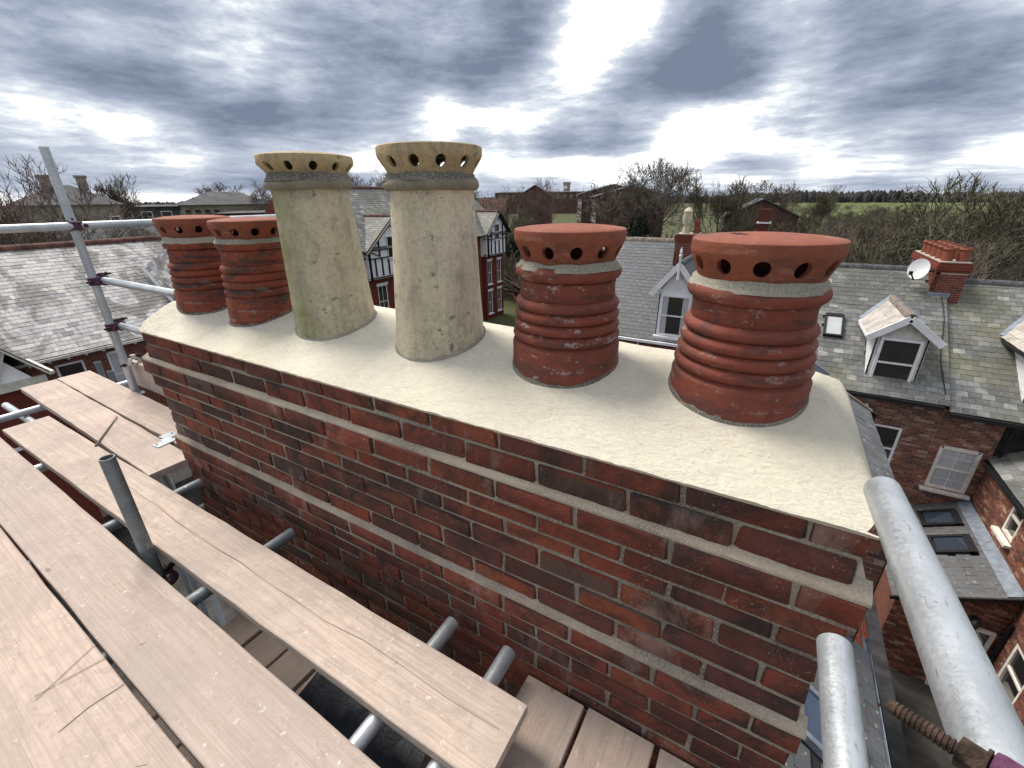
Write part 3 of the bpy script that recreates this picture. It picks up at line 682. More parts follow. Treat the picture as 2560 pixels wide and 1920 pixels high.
for i, (x, z) in enumerate(((-2.16, -2.16), (-1.94, -2.165), (-1.72, -2.16), (-1.50, -2.163), (-.93, -2.15))):
    board('scaffold_board', x, .78, x - .02, -.9, .20, z, 'board of the lift below, seen through the gap between upper boards', 'boards of the lift below', 20 + i)
# toe board standing on edge
o = board('toe_board', -4.10, 1.238, -2.62, 1.212, .20, -1.198 + .0, 'scaffold toe board standing on edge at the far end of the stack', seed=10); o.rotation_euler.x = math.radians(90); o['category'] = 'toe board'
# joining plate and stray stick
mb = MB().box((-2.86, .895, ZB + .003), (.06, .10, .004), Matrix.Rotation(.1, 3, 'Z')); mb.box((-2.93, .95, ZB + .003), (.075, .075, .004), Matrix.Rotation(.1, 3, 'Z')); mb.box((-2.90, .92, ZB + .003), (.03, .05, .0045), Matrix.Rotation(.1, 3, 'Z'))
plate = mb.build('joining_plate', 'galvanised', bevel=.001); tag(plate, 'small galvanised plate joining two short scaffold boards', 'plate')
for q in ((-2.87, .86), (-2.94, .97)): MB().lathe([(.005, ZB + .0045), (.005, ZB + .009), (.002, ZB + .010)], (q[0], q[1], 0), n=10).build('screw_head', 'steel_grey', plate)
mb = MB().tube((-3.16, .68, ZB + .006), (-3.50, .905, ZB + .006), .006, .003, n=7)
tag(mb.build('stick', 'twigs'), 'thin stray stick lying across a short scaffold board', 'stick')

def tubeobj(p0, p1, label, mat='galvanised', name='scaffold_tube', group=None, n=28):
    mb = MB().tube(p0, p1, RT, n=n, wall=.004); o = mb.build(name, mat, smooth=40); return tag(o, label, 'scaffold tube', group)
ZT = ZB - BT - RT - .001
for x, ye, lab, mt in ((-2.372, .828, 'dull scaffold tube poking out toward the stack beside the short board end', 'galvanised_dull'), (-1.617, .828, 'dull scaffold tube poking out toward the stack midway along the long board', 'galvanised_dull'),
                   (-.730, .822, 'scaffold tube end poking out by the torn dark sheet, toward the brick stack', 'galvanised'), (-.508, .826, 'scaffold tube end poking out just beside the lower cross boards', 'galvanised')):
    tubeobj((x, -1.1, ZT), (x, ye, ZT), lab, mt)
tubeobj((-3.3, -1.1, ZT), (-3.3, 1.5, ZT), 'scaffold tube under the far ends of the boards', 'galvanised')
tubeobj((-4.35, -.4, ZT), (-4.35, 1.5, ZT), 'scaffold tube under the overhanging ends of the short boards', 'galvanised')
ZL = ZT - 2 * RT - .001
tubeobj((-4.8, .66, ZL), (-.47, .66, ZL), 'long scaffold ledger running under the cross tubes along the stack', 'galvanised')
tubeobj((-4.8, -.55, ZL), (1.3, -.55, ZL), 'long scaffold ledger under the standing side of the platform', 'galvanised_dull')
tubeobj((-1.2, .36, LOWZ - BT - RT - .052), (1.2, .36, LOWZ - BT - RT - .052), 'scaffold ledger carrying the lower cross boards', 'galvanised_dull')
tubeobj((-2.6, .36, -2.224), (.9, .36, -2.224), 'scaffold ledger of the lift below', 'galvanised_dull')
tubeobj((-2.35, -.72, -2.224), (-.6, -.72, -2.224), 'second scaffold ledger of the lift below', 'galvanised_dull')
tubeobj((-1.972, .4385, -4.4), (-1.972, .4385, -.855), 'short dull upright tube standing open-ended through the gap between the boards', 'galvanised_dull', n=36)
# corner standard with guard rails at the far end
PX, PY = -3.945, 1.176
tubeobj((PX, PY, -4.6), (PX, PY, .312), 'tall upright scaffold tube rising into the sky before the slate roof')
tubeobj((PX + .049, -.9, -.136), (PX + .049, 3.4, -.136), 'top guard rail crossing the tall upright tube')
tubeobj((-4.17, PY + .049, -.488), (-2.66, PY + .049, -.493), 'middle guard rail ending at the sooty pot')
tubeobj((-4.11, PY + .049, -.806), (-2.68, PY + .049, -.806), 'lower guard rail running behind the corner of the flaunching')
tubeobj((-5.2, 1.36, -4.6), (-5.2, 1.36, -1.345), 'stub of upright tube beyond the short boards, before the red brick house', 'galvanised_dull', group='tube stubs beyond the boards')
tubeobj((-5.02, 1.375, -4.6), (-5.02, 1.375, -1.405), 'stub of upright tube beyond the short boards, before the red brick house', 'galvanised_dull', group='tube stubs beyond the boards')
tubeobj((-2.56, .96, -3.4), (-2.78, .80, -1.40), 'raking white brace under the end of the short boards', 'galvanised')
tubeobj((-2.63, .55, -1.66), (-2.66, 1.9, -1.66), 'low galvanised cross tube under the stack corner', 'galvanised')
# loose rail ends beside the near corner of the stack
ta = tubeobj((.196, -.7, -.27), (.2145, .790, -.4335), 'thick-looking guard rail end pointing past the stack corner, carrying a rusty coupler', n=48)
tb = tubeobj((.196, -.7, -.672), (.1985, .682, -.672), 'lower guard rail end below the one with the rusty coupler', n=48)
def coupler(loc, a1, a2, label, mat='purple_paint', off=.049):
    """right-angle coupler: two clamped bands back to back, with a swing bolt and nut each"""
    loc, a1, a2 = V(loc), V(a1).normalized(), V(a2).normalized(); nrm = a1.cross(a2).normalized(); root = thing('scaffold_coupler', loc, label, 'coupler')
    for s, ax, ot in ((-1, a1, a2), (1, a2, a1)):
        c = loc + nrm * (s * off / 2); mb = MB().tube(c - ax * .022, c + ax * .022, RT + .0075, n=24, wall=.0068); mb.tube(c - ax * .024, c - ax * .019, RT + .011, n=24, wall=.0105); mb.tube(c + ax * .019, c + ax * .024, RT + .011, n=24, wall=.0105)
        band = mb.build('clamp_band', mat, root, smooth=40)
        q = c + ot * (RT + .016)
        MB().tube(q - nrm * s * .03, q + nrm * s * .055, .0065, n=12).build('bolt', 'rusty_steel', band, smooth=40)
        MB().tube(q + nrm * s * .022, q + nrm * s * .036, .0125, n=6).build('nut', 'rusty_steel', band)
        MB().box(c + ot * (RT + .012), (.03, .03, .03), Matrix((ax, nrm, ot)).transposed()).build('lug', mat, band, bevel=.004)
    return root
coupler((PX + .0245, PY, -.136), Z, Y, 'purple coupler holding the top guard rail to the tall upright')
coupler((PX, PY + .0245, -.489), Z, X, 'purple coupler holding the middle guard rail to the tall upright')
coupler((PX, PY + .0245, -.806), Z, X, 'purple coupler holding the lower guard rail to the tall upright')
coupler((-2.80, PY + .049 - .0245, -.4925), X, Z, 'purple coupler at the free end of the middle guard rail')
coupler((PX - .02, PY + .04, -1.085), Z, X, 'white-splashed coupler where the upright meets the toe board', 'stained_white_paint')
coupler((-1.972, .4385, ZL - .06), Z, X, 'coupler at the foot of the short dull upright tube')
# the rusty coupler on the near rail
root = thing('scaffold_coupler', (.205, .30, -.38), 'rusty threaded bolt and pink painted coupler on the near guard rail', 'coupler')
ax = V((.0123, 1, -.1097)).normalized(); c0 = V((.2075, .235, -.3726))
band = MB().tube(c0 - ax * .026, c0 + ax * .026, RT + .0075, n=36, wall=.007).tube(c0 + ax * .02, c0 + ax * .027, RT + .012, n=36, wall=.011).build('clamp_band', 'purple_paint', root, smooth=40)
bx = V((-.62, .70, -.02)).normalized()
mb = MB(); q0, q1 = V((.172, .297, -.343)), V((.1335, .318, -.349)); dv = (q1 - q0).normalized()
mb.tube(q0, q1, .0044, n=14)
for i in range(12): mb.tube(q0 + dv * (.008 + i * .0028), q0 + dv * (.0094 + i * .0028), .0054, n=14)
bo = mb.build('threaded_bolt', 'rusty_steel', root, smooth=40)
MB().tube(q0 - dv * .006, q0 + dv * .006, .0100, n=6).tube(q0 - dv * .008, q0 - dv * .006, .0125, n=20).build('nut', 'rusty_steel', bo)
MB().beam(q0 - dv * .03, q0 - dv * .008, .020, .024).beam(q0 - dv * .03 + V((.0, -.02, -.012)), c0 + V((-.01, .03, .02)), .022, .026).build('lug', 'purple_paint', root, bevel=.005)
MB().tube(q0 - dv * .024, V((.235, .262, -.352)), .0075, n=14).build('eye_bolt', 'steel_grey', root, smooth=40)
# torn dark sheet on the roof below
mb = MB(); k = 14
for i in range(k + 1):
    for j in range(5):
        mb.v.append(V((-1.40 + .62 * i / k, .80 - .17 * j + .03 * noise.noise(V((i * .6, j, 2))), -1.86 + .10 * noise.noise(V((i * .45, j * .7, 5))) - .05 * j)))
mb.f = [(i * 5 + j, i * 5 + 5 + j, i * 5 + 6 + j, i * 5 + 1 + j) for i in range(k) for j in range(4)]
tag(mb.build('plastic_sheet', 'tarpaulin', smooth=60), 'crumpled dark plastic sheet tucked against the foot of the brick stack', 'sheet')

# ------------------------------------------------------------------ the house below the stack
own = thing('slate_roofed_house', (.4, 4, GROUND), 'house below the brick stack, with dark slate slopes and a rooflight', 'house')
def slope_z(x): return -4.121 - .7 * x
slates(own, (1.97, -3, -5.5), (1.97, 5.66, -5.5), (-1.15, -3, -3.316), 'dark_slate', .28, .2, 300, skip=lambda u, v: (6.55 < u < 7.3 and .35 < v < 1.25))
slates(own, (-4.27, -3, -5.5), (-4.27, 5.66, -5.5), (-1.15, -3, -3.316), 'dark_slate', .28, .2, 60)
ridge_tiles(own, (-1.15, -3, -3.29), (-1.15, .8, -3.29), 'ridge_clay_dark'); ridge_tiles(own, (-1.15, 1.6, -3.29), (-1.15, 5.66, -3.29), 'ridge_clay_dark')
mb = MB().mm((-4.1, -2.9, GROUND), (1.8, 5.6, -5.62)); mb.prism([(-4.1, -2.9, -5.62), (1.8, -2.9, -5.62), (-1.15, -2.9, -3.6)], (0, 8.5, 0)); mb.build('wing_wall', 'red_brick', own)
mb = MB()
for y0 in range(0, 9):
    mb.prism([(2.0 + .038 * math.cos(math.pi * (1 + i / 8)), -3 + y0, -5.53 + .038 * math.sin(math.pi * (1 + i / 8))) for i in range(9)] + [(2.0 + .031 * math.cos(math.pi * (2 - i / 8)), -3 + y0, -5.53 + .031 * math.sin(math.pi * (2 - i / 8))) for i in range(9)], (0, .96, 0))
mb.build('gutter', 'lead', own)
n_ = V((.7, 0, 1)).normalized(); dn = V((1, 0, -.7)).normalized(); Mr = Matrix((dn, Y, n_)).transposed(); rc = V((1.32, 3.93, slope_z(1.32)))
rl = MB(); [rl.box(rc + dn * a + Y * b_ + n_ * .05, (sx, sy, .09), Mr) for a, b_, sx, sy in ((-.40, 0, .07, .62), (.40, 0, .07, .62), (0, -.28, .74, .06), (0, .28, .74, .06))]
rl = rl.build('rooflight', 'lead', own, bevel=.006); MB().box(rc + n_ * .07, (.74, .52, .01), Mr).build('pane', 'sky_glass', rl)
# the taller block behind, its gable wall and verge
slates(own, (1.89, 5.55, -3.5), (1.89, 9.02, -3.5), (.35, 5.55, -2.6), 'dark_slate', .26, .19, 200)
slates(own, (-1.19, 5.55, -3.5), (-1.19, 9.02, -3.5), (.35, 5.55, -2.6), 'dark_slate', .26, .19, 10)
ridge_tiles(own, (.35, 5.55, -2.58), (.35, 9.02, -2.58), 'ridge_clay_dark')
MB().beam((.37, 9.05, -2.575), (1.93, 9.05, -3.49), .07, .05).build('verge_trim', 'ridge_brown', own)
MB().beam((.5, 9.11, -2.60), (1.18, 9.11, -3.0), .03, .14).build('lead_flashing', 'lead', own)
bricks(own, (-1.1, 5.68, -6.9), X, -Y, 2.92, 3.38, (), 'terrace_brick', 'pale_mortar', cap=120)
mb = MB().mm((-1.1, 5.78, GROUND), (1.815, 8.95, -3.55)); mb.prism([(-1.1, 5.72, -3.55), (1.815, 5.72, -3.55), (.35, 5.72, -2.68)], (0, 3.2, 0)); mb.mm((-1.1, 5.70, GROUND), (1.815, 5.779, -6.905)); mb.build('block_wall', 'terrace_brick', own)
MB().tube((1.79, 5.60, -12), (1.79, 5.60, -3.6), .008, n=8).build('cable', 'black_plastic', own)

# ------------------------------------------------------------------ terrace across the yards
def dormer(parent, x0, x1, yf, zs, ze, za, roofy, wallx, ww, slate, trim, fascia, wframe, clad, ridge, over=.0, curtain=None):
    xm = (x0 + x1) / 2; a, b_ = wallx; yb = roofy(za)
    MB().prism([(a, yf, zs), (b_, yf, zs), (b_, yf, ze + .05), (xm, yf, za - .12), (a, yf, ze + .05)], (0, .08, 0)).build('dormer_front', clad, parent)
    window(parent, ((a + b_) / 2, yf, zs + .02), X, -Y, ww, ze - zs - .06, wframe, recess=-.03, sill=False, curtain=curtain, fr=.075)
    MB().mm((a - .05, yf - .16, zs - .10), (b_ + .05, yf + .02, zs + .005)).build('sill', clad, parent, bevel=.01)
    for xs, s in ((a, 1), (b_, -1)):
        mb = MB(); k = 9
        for i in range(k):
            z0, z1 = zs + (ze - zs) * i / k, zs + (ze - zs) * (i + 1) / k
            mb.prism([(xs - s * .012, yf + .0, z0), (xs - s * .004, yf, z1 - .006), (xs - s * .004, roofy(z1) + .05, z1 - .006), (xs - s * .012, roofy(z0) + .05, z0)], (s * .05, 0, 0))
        mb.build('dormer_cheek', 'white_paint', parent)
    for xs in (x0, x1):
        L = yb - yf + .3; up = (za - ze)
        slates(parent, (xs, yf - .16, ze), (xs, yb, ze), (xm, yf - .16, za), slate, .2, .2, 90, thick=.014)
        s = 1 if xs == x0 else -1
        MB().beam((xs - s * .03, yf - .20, ze - .09), (xm, yf - .20, za - .07), .05, .19, (0, -1, 0) if False else (0, 0, 1)).build('bargeboard', trim, parent, bevel=.006)
        MB().beam((xs, yf - .17, ze - .05), (xs, roofy(ze) + .1, ze - .05), .07, .09).build('fascia', fascia, parent)
        p_, q_ = V((xs, roofy(ze) + .02, ze + .06)), V((xm, yb + .02, za + .06)); MB().beam(p_, q_, .16, .02).build('lead_flashing', 'lead', parent)
    ridge_tiles(parent, (xm, yf - .2, za + .03), (xm, yb, za + .03), ridge, .32, .13)
def stack2(name, label, x0, x1, y0, y1, z0, z1, mat, cap=130, cor=.06):
    r = thing(name, ((x0 + x1) / 2, (y0 + y1) / 2, z0), label, 'chimney'); H = z1 - z0 - .3
    bricks(r, (x0, y0, z0), X, -Y, x1 - x0, H, (), mat, 'pale_mortar', cap=cap); bricks(r, (x0, y1, z0), -Y, -X, y1 - y0, H, (), mat, 'pale_mortar', cap=cap)
    MB().mm((x0 + .06, y0 + .06, z0), (x1, y1, z0 + H)).build('core', mat, r)
    mb = MB()
    for k, (e, a) in enumerate(((cor * .5, 0), (cor, .075), (cor, .15), (cor * .4, .225))): mb.mm((x0 - e, y0 - e, z0 + H + a), (x1 + e, y1 + e, z0 + H + a + .066)); mb.mm((x0 - e + .008, y0 - e + .008, z0 + H + a + .066), (x1 + e - .008, y1 + e - .008, z0 + H + a + .075))
    mb.build('corbel_course', mat, r)
    mb = MB(); mb.prism([(x0, y0, z1), (x1, y0, z1), (x1, y1, z1), (x0, y1, z1)], (0, 0, .03)); mb.build('flaunching', 'pale_mortar', r)
    return r
def small_pot(x, y, z, label, group, r=.14, h=.36, mat='cap_terracotta'):
    mb = MB().lathe([(r * .98, 0), (r * .92, h * .75), (r * 1.05, h * .80), (r * 1.08, h * .88), (r * 1.0, h * .92), (r * .95, h), (r * .8, h), (r * .78, h * .5)], (x, y, z), n=20, top=True)
    o = mb.build('chimney_pot', mat, smooth=40); return tag(o, label, 'chimney pot', group)
RY = lambda z: 15.75 + (z + 5.5) / .681
r1 = thing('terrace_house', (3, 18, GROUND), 'terraced house with white trimmed dormer and small rooflight in lichen-stained slates', 'house')
dsk = lambda u, v: (2.0 < u < 3.2 and .55 < v < 3.4)
slates(r1, (.95, 15.72, -5.52), (4.99, 15.72, -5.52), (.95, 20.3, -2.4), 'mossy_slate', .27, .2, 300, skip=lambda u, v: (2.12 < u < 3.22 and .8 < v < 2.9) or (.92 < u < 1.35 and 2.1 < v < 3.0) or (u > 3.62 and v > 4.55))
ridge_tiles(r1, (.95, 20.3, -2.36), (4.5, 20.3, -2.36), 'ridge_clay_dark')
mb = MB().mm((.95, 16.1, GROUND), (5.0, 24.6, -5.45)); mb.prism([(.95, 16.0, -5.45), (.95, 24.6, -5.45), (.95, 20.3, -2.52)], (4.05, 0, 0)); mb.build('house_body', 'roof_felt', r1)
bricks(r1, (.95, 16.0, GROUND), X, -Y, 4.05, 6.42, [(2.62, 3.95, 3.32, 5.5)], cap=200, vmin=2.2)
window(r1, (3.92, 16.0, -8.05), X, -Y, .70, 1.5, curtain=None)
dormer(r1, 2.79, 4.46, 16.3, -5.42, -3.86, -3.2, RY, (3.02, 4.22), .98, 'cream_slate', 'white_paint', 'white_paint', 'white_paint', 'stained_white_paint', 'ridge_brown')
MB().mm((.95, 15.6, -5.63), (4.85, 15.72, -5.53)).build('gutter', 'black_plastic', r1)
n2 = V((0, -.563, .826)); up2 = V((0, .826, .563)); Mv = Matrix((X, up2, n2)).transposed(); vc = V((2.085, 17.79, -4.11 + .03))
mb = MB(); [mb.box(vc + X * a + up2 * b_ + n2 * .05, (sx, sy, .11), Mv) for a, b_, sx, sy in ((-.24, 0, .06, .98), (.24, 0, .06, .98), (0, -.46, .42, .06), (0, .44, .42, .13))]
sk = mb.build('rooflight', 'black_plastic', r1, bevel=.006); MB().box(vc + n2 * .06, (.42, .80, .01), Mv).build('pane', 'curtain', sk)
mb = MB().tube((3.22, 15.9, -5.9), (3.28, 15.9, -6.6), .045, n=12); mb.build('downpipe', 'white_paint', r1)
MB().mm((3.36, 15.72, -6.42), (3.5, 15.98, -6.2)).build('hopper', 'black_plastic', r1)
pts = [V((4.85 + .05 * math.sin(i * .9), 0, 0)) for i in range(9)]; mb = MB()
for i in range(8):
    ya, yb_ = 19.2 - i * .40, 19.2 - (i + 1) * .40
    mb.tube((pts[i].x, ya, -5.5 + .681 * (ya - 15.75) + .05), (pts[i + 1].x, yb_, -5.5 + .681 * (yb_ - 15.75) + .05), .012, n=6)
mb.build('aerial_cable', 'black_plastic', r1)

r2 = thing('terrace_house', (8, 18, GROUND), 'terraced house with black trimmed dormer, sash windows and a brick wing', 'house')
R2Y = lambda z: 15.72 + (z + 5.64) / .648
slates(r2, (5.0, 15.68, -5.66), (13, 15.68, -5.66), (5.0, 20.25, -2.70), 'mossy_slate', .28, .2, 260, skip=lambda u, v: (1.6 < u < 2.65 and .8 < v < 2.9))
ridge_tiles(r2, (5.25, 20.25, -2.66), (13, 20.25, -2.66), 'ridge_clay_dark')
mb = MB().mm((5.01, 16.1, GROUND), (13, 24.6, -5.62)); mb.prism([(5.01, 16.0, -5.62), (5.01, 24.6, -5.62), (5.01, 20.25, -2.82)], (8, 0, 0)); mb.build('house_body', 'roof_felt', r2)
bricks(r2, (5.0, 16.0, GROUND), X, -Y, 1.33, 6.28, [(.22, 3.72, 1.14, 5.2)], cap=220, vmin=3)
window(r2, (5.68, 16.0, -8.28), X, -Y, .92, 1.42, 'stone_paint', 'window_glass', .09, bars=1, curtain='full', hbar=1, arch=.06)
dormer(r2, 6.26, 7.96, 16.25, -5.55, -4.0, -3.3, R2Y, (6.50, 7.72), .98, 'cream_slate', 'black_plastic', 'black_plastic', 'white_paint', 'white_paint', 'ridge_clay_dark')
MB().mm((5.02, 15.56, -5.78), (13, 15.68, -5.67)).build('gutter', 'black_plastic', r2)
MB().tube((6.42, 15.88, -6.98), (6.46, 15.88, -5.75), .04, n=12).build('downpipe', 'black_plastic', r2)
# brick wing
WX = 6.35
bricks(r2, (WX, 16.0, GROUND), -Y, -X, 8.0, 5.02, [(1.88, 3.95, 2.50, 5.02), (4.35, 1.3, 5.2, 2.6)], cap=220, vmin=0)
mb = MB().mm((WX + .1, 8.0, GROUND), (WX + 4, 15.95, -6.98)); mb.build('wing_body', 'terrace_brick', r2)
slates(r2, (WX - .1, 8, -6.97), (WX - .1, 16, -6.97), (WX + 3, 8, -4.9), 'mossy_slate', .28, .2, 80)
MB().mm((WX - .19, 8, -7.08), (WX - .09, 15.95, -6.99)).build('wing_gutter', 'black_plastic', r2)
window(r2, (WX, 13.81, -8.05), -Y, -X, .62, 1.07, 'stone_paint', fr=.08)
window(r2, (WX, 11.22, -10.7), -Y, -X, .85, 1.3, 'stone_paint', fr=.08)
MB().tube((WX - .06, 11.93, -12), (WX - .06, 11.93, -9.2), .045, n=12).build('downpipe', 'black_plastic', r2)
# lean-to with two rooflights
lean = thing('lean_to_extension', (5.4, 14, GROUND), 'lean-to extension with dark slated roof, two rooflights and lead flashing', 'extension')
LZ = lambda x: -8.43 - .5 * (WX - x)
slates(lean, (4.2, 12, LZ(4.2)), (4.2, 15.98, LZ(4.2)), (WX - .03, 12, LZ(WX - .03)), 'dark_slate', .3, .22, 110, skip=lambda u, v: (1.6 < u < 2.25 and 1.18 < v < 1.9) or (2.85 < u < 3.45 and 1.18 < v < 1.9))
n3 = V((-.447, 0, .894)); up3 = V((.894, 0, .447)); M3 = Matrix((up3, Y, n3)).transposed()
MB().box(V((WX - .16, 14, LZ(WX - .16))) + n3 * .045, (.30, 3.96, .012), M3).build('lead_flashing', 'lead', lean)
for yc in (15.15, 13.93):
    c = V((5.58, yc, LZ(5.58))); mb = MB()
    [mb.box(c + up3 * a + Y * b_ + n3 * .06, (sx, sy, .11), M3) for a, b_, sx, sy in ((-.40, 0, .08, .74), (.36, 0, .16, .74), (0, -.33, .72, .08), (0, .33, .72, .08))]
    k = mb.build('rooflight', 'black_plastic', lean, bevel=.006); MB().box(c + n3 * .065, (.66, .58, .01), M3).build('pane', 'sky_glass', k)
mb = MB().prism([(4.3, 12.1, GROUND), (WX - .02, 12.1, GROUND), (WX - .02, 12.1, LZ(WX) - .09), (4.3, 12.1, LZ(4.3) - .09)], (0, 3.9, 0)); mb.build('extension_body', 'terrace_brick', lean)
bricks(lean, (4.3, 12.09, GROUND), X, -Y, 2.04, 3.45, [(1.22, 0, 1.9, 2.34)], cap=110, top=lambda v: (max(0, (v - 2.30) * 2), 2.04), sheet=False)
window(lean, (5.86, 12.09, GROUND), X, -Y, .68, 2.32, 'stone_paint', fr=.08, sill=False, rail=False, recess=-.03)
MB().beam((4.15, 11.98, LZ(4.15) - .03), (WX - .02, 11.98, LZ(WX - .02) - .03), .04, .09).build('verge_board', 'black_timber', lean)
lamp = thing('wall_lantern', (5.74, 11.98, -9.55), 'black wall lantern over the door of the lean-to', 'lantern')
MB().mm((5.70, 11.94, -9.42), (5.78, 12.075, -9.36)).build('bracket', 'black_plastic', lamp); MB().lathe([(.05, -9.62), (.09, -9.45), (.10, -9.44), (.03, -9.36)], (5.74, 11.90, 0), n=6, bot=True).build('lantern_cage', 'black_plastic', lamp)
yw = thing('yard_wall', (4.2, 8.5, GROUND), 'dark red brick yard wall behind the stack, running to the lean-to', 'wall')
bricks(yw, (3.55, 11.9, GROUND), -Y, -X, 7, 2.4, (), 'red_brick', 'roof_felt', cap=60); MB().mm((3.65, 4.9, GROUND), (3.78, 11.9, -9.6)).build('wall_core', 'red_brick', yw); MB().mm((3.53, 4.9, -9.6), (3.8, 11.9, -9.52)).build('coping', 'roof_felt', yw)

rs = stack2('chimney_stack', 'long brick chimney with a double row of red pots and a satellite dish', 4.55, 5.3, 19.3, 22.9, -3.6, -2.05, 'red_brick', 150)
MB().mm((4.5, 19.24, -3.12), (5.05, 19.3, -2.98)).build('lead_flashing', 'lead', rs)
for i in range(5):
    for j in range(2):
        small_pot(4.74 + .38 * j, 19.60 + i * .66, -2.02, 'short red pot in the double row on the chimney with the satellite dish', 'double row of red pots', .155, .42)
dish = thing('satellite_dish', (4.3, 19.6, -2.6), 'white satellite dish on a dark arm beside the long brick chimney', 'satellite dish')
dd = V((-.55, -.80, .25)).normalized(); ux = dd.cross(Z).normalized(); uz = ux.cross(dd); dc = V((4.12, 19.4, -2.3)); mb = MB(); k = 28
for r_ in range(5):
    for i in range(k): a = 2 * math.pi * i / k; q = r_ / 4; mb.v.append(dc + (ux * math.cos(a) * .29 + uz * math.sin(a) * .33) * max(q, .01) + dd * (.07 * q * q))
mb.f = [(r_ * k + i, r_ * k + (i + 1) % k, (r_ + 1) * k + (i + 1) % k, (r_ + 1) * k + i) for r_ in range(4) for i in range(k)]
mb.build('dish', 'white_paint', dish, smooth=60)
MB().tube(dc - dd * .01, dc - dd * .16 + X * .15, .03, n=10).tube(dc - dd * .16 + X * .15, (4.6, 19.5, -2.38), .03, n=10).build('bracket', 'black_plastic', dish)
MB().beam(dc - uz * .36 + dd * .07, dc - uz * .20 + dd * .40, .03, .04).box(dc - uz * .20 + dd * .42, (.09, .09, .12)).build('receiver_arm', 'black_plastic', dish)

# house between the two near red pots
md = thing('terrace_house', (-4, 20, GROUND), 'house with blue-grey slates and white gabled dormer with finial', 'house')
MYr = lambda z: 17.75 + (z + 5.38) / .765
slates(md, (-8.2, 17.7, -5.40), (.9, 17.7, -5.40), (-8.2, 22.3, -1.90), 'blue_slate', .3, .2, 300, skip=lambda u, v: (4.6 < u < 5.75 and .8 < v < 3.6) or (4.25 < u < 5.0 and v > 4.3))
ridge_tiles(md, (-8.2, 22.3, -1.86), (.9, 22.3, -1.86), 'ridge_brown', .5, .17)
mb = MB().mm((-8.2, 18.1, GROUND), (.92, 26.8, -5.35)); mb.prism([(-8.2, 18.0, -5.35), (-8.2, 26.8, -5.35), (-8.2, 22.35, -2.02)], (9.1, 0, 0)); mb.build('house_body', 'roof_felt', md)
bricks(md, (-8.2, 18.0, -8.2), X, -Y, 9.1, 2.75, (), 'red_brick', 'pale_mortar', cap=120); MB().mm((-8.2, 18.02, GROUND), (.9, 18.11, -8.2)).build('lower_wall', 'red_brick', md)
MB().mm((-8.2, 17.58, -5.52), (.9, 17.7, -5.42)).build('gutter', 'white_paint', md); MB().tube((-4.35, 17.9, -12), (-4.35, 17.9, -5.5), .045, n=12).build('downpipe', 'white_paint', md)
dormer(md, -4.0, -2.14, 17.95, -5.22, -3.52, -2.32, MYr, (-3.72, -2.42), 1.12, 'blue_slate', 'white_paint', 'white_paint', 'white_paint', 'white_paint', 'ridge_clay_dark', curtain='sides')
mb = MB().lathe([(.05, -2.95), (.06, -2.9), (.045, -2.85), (.045, -2.10), (.06, -2.08), (.06, -2.02), (.03, -1.99), (.055, -1.93), (.04, -1.86), (.0, -1.72)], (-3.07, 17.70, 0), n=14, bot=True); mb.build('finial', 'white_paint', md, smooth=50)
ms = stack2('chimney_stack', 'brick chimney with a louvred buff pot and a small red pot', -3.94, -3.05, 21.0, 21.9, -3.2, -1.55, 'red_brick', 90)
tag(MB().lathe([(.16, 0), (.13, .35), (.17, .38), (.17, .42), (.19, .5), (.2, .7), (.17, .86), (.19, .9), (.12, 1.0), (.02, 1.06)], (-3.62, 21.3, -1.52), n=20).build('chimney_pot', 'buff_clay', smooth=40), 'buff bulbous pot with a conical cover on a small brick chimney', 'chimney pot')
small_pot(-3.2, 21.4, -1.52, 'small red pot beside the bulbous buff pot', None, .13, .55)
tag(MB().tube((-3.9, 21.0, -2.3), (-3.78, 21.0, .25), .018, n=8).build('aerial_mast', 'steel_grey'), 'thin leaning aerial mast strapped to the small brick chimney', 'mast')

# ------------------------------------------------------------------ red brick house to the left, roofed in pale slates
LX = -22.0
lh = thing('brick_house', (LX - 4, 6, GROUND), 'red brick house with a wide roof of pale weathered slates', 'house')
slates(lh, (LX + .25, -4, -5.08), (LX + .25, 14.2, -5.08), (LX - 5, -4, -1.68), 'pale_slate', .33, .215, 300)
ridge_tiles(lh, (LX - 5, -4, -1.6), (LX - 5, 14.2, -1.6), 'ridge_clay_red', .45, .2)
mb = MB().mm((LX - 9.8, -4, GROUND), (LX - .1, 14.2, -5.2)); mb.prism([(LX - .05, -4, -5.2), (LX - 10, -4, -5.2), (LX - 5, -4, -1.85)], (0, 18.2, 0)); mb.build('house_body', 'roof_felt', lh)
WH = [(8.58, 5.3, 9.38, 6.56), (10.1, 4.7, 10.7, 6.58)]
bricks(lh, (LX, -4, GROUND), Y, X, 18.2, 6.9, WH, 'red_brick', 'pale_mortar', cap=220, vmin=2)
window(lh, (LX, 4.98, -6.7), Y, X, .8, 1.22, curtain=None, rail=False, arch=.1)
window(lh, (LX, 6.40, -7.3), Y, X, .6, 1.84, curtain='full', arch=.06)
MB().mm((LX + .22, -4, -5.2), (LX + .34, 14.2, -5.1)).build('gutter', 'stained_white_paint', lh)
for i in range(12): MB().mm((LX - .0, 3.9 + i * .52, -5.30), (LX + .2, 3.98 + i * .52, -5.22)).build('gutter_bracket', 'white_paint', lh)
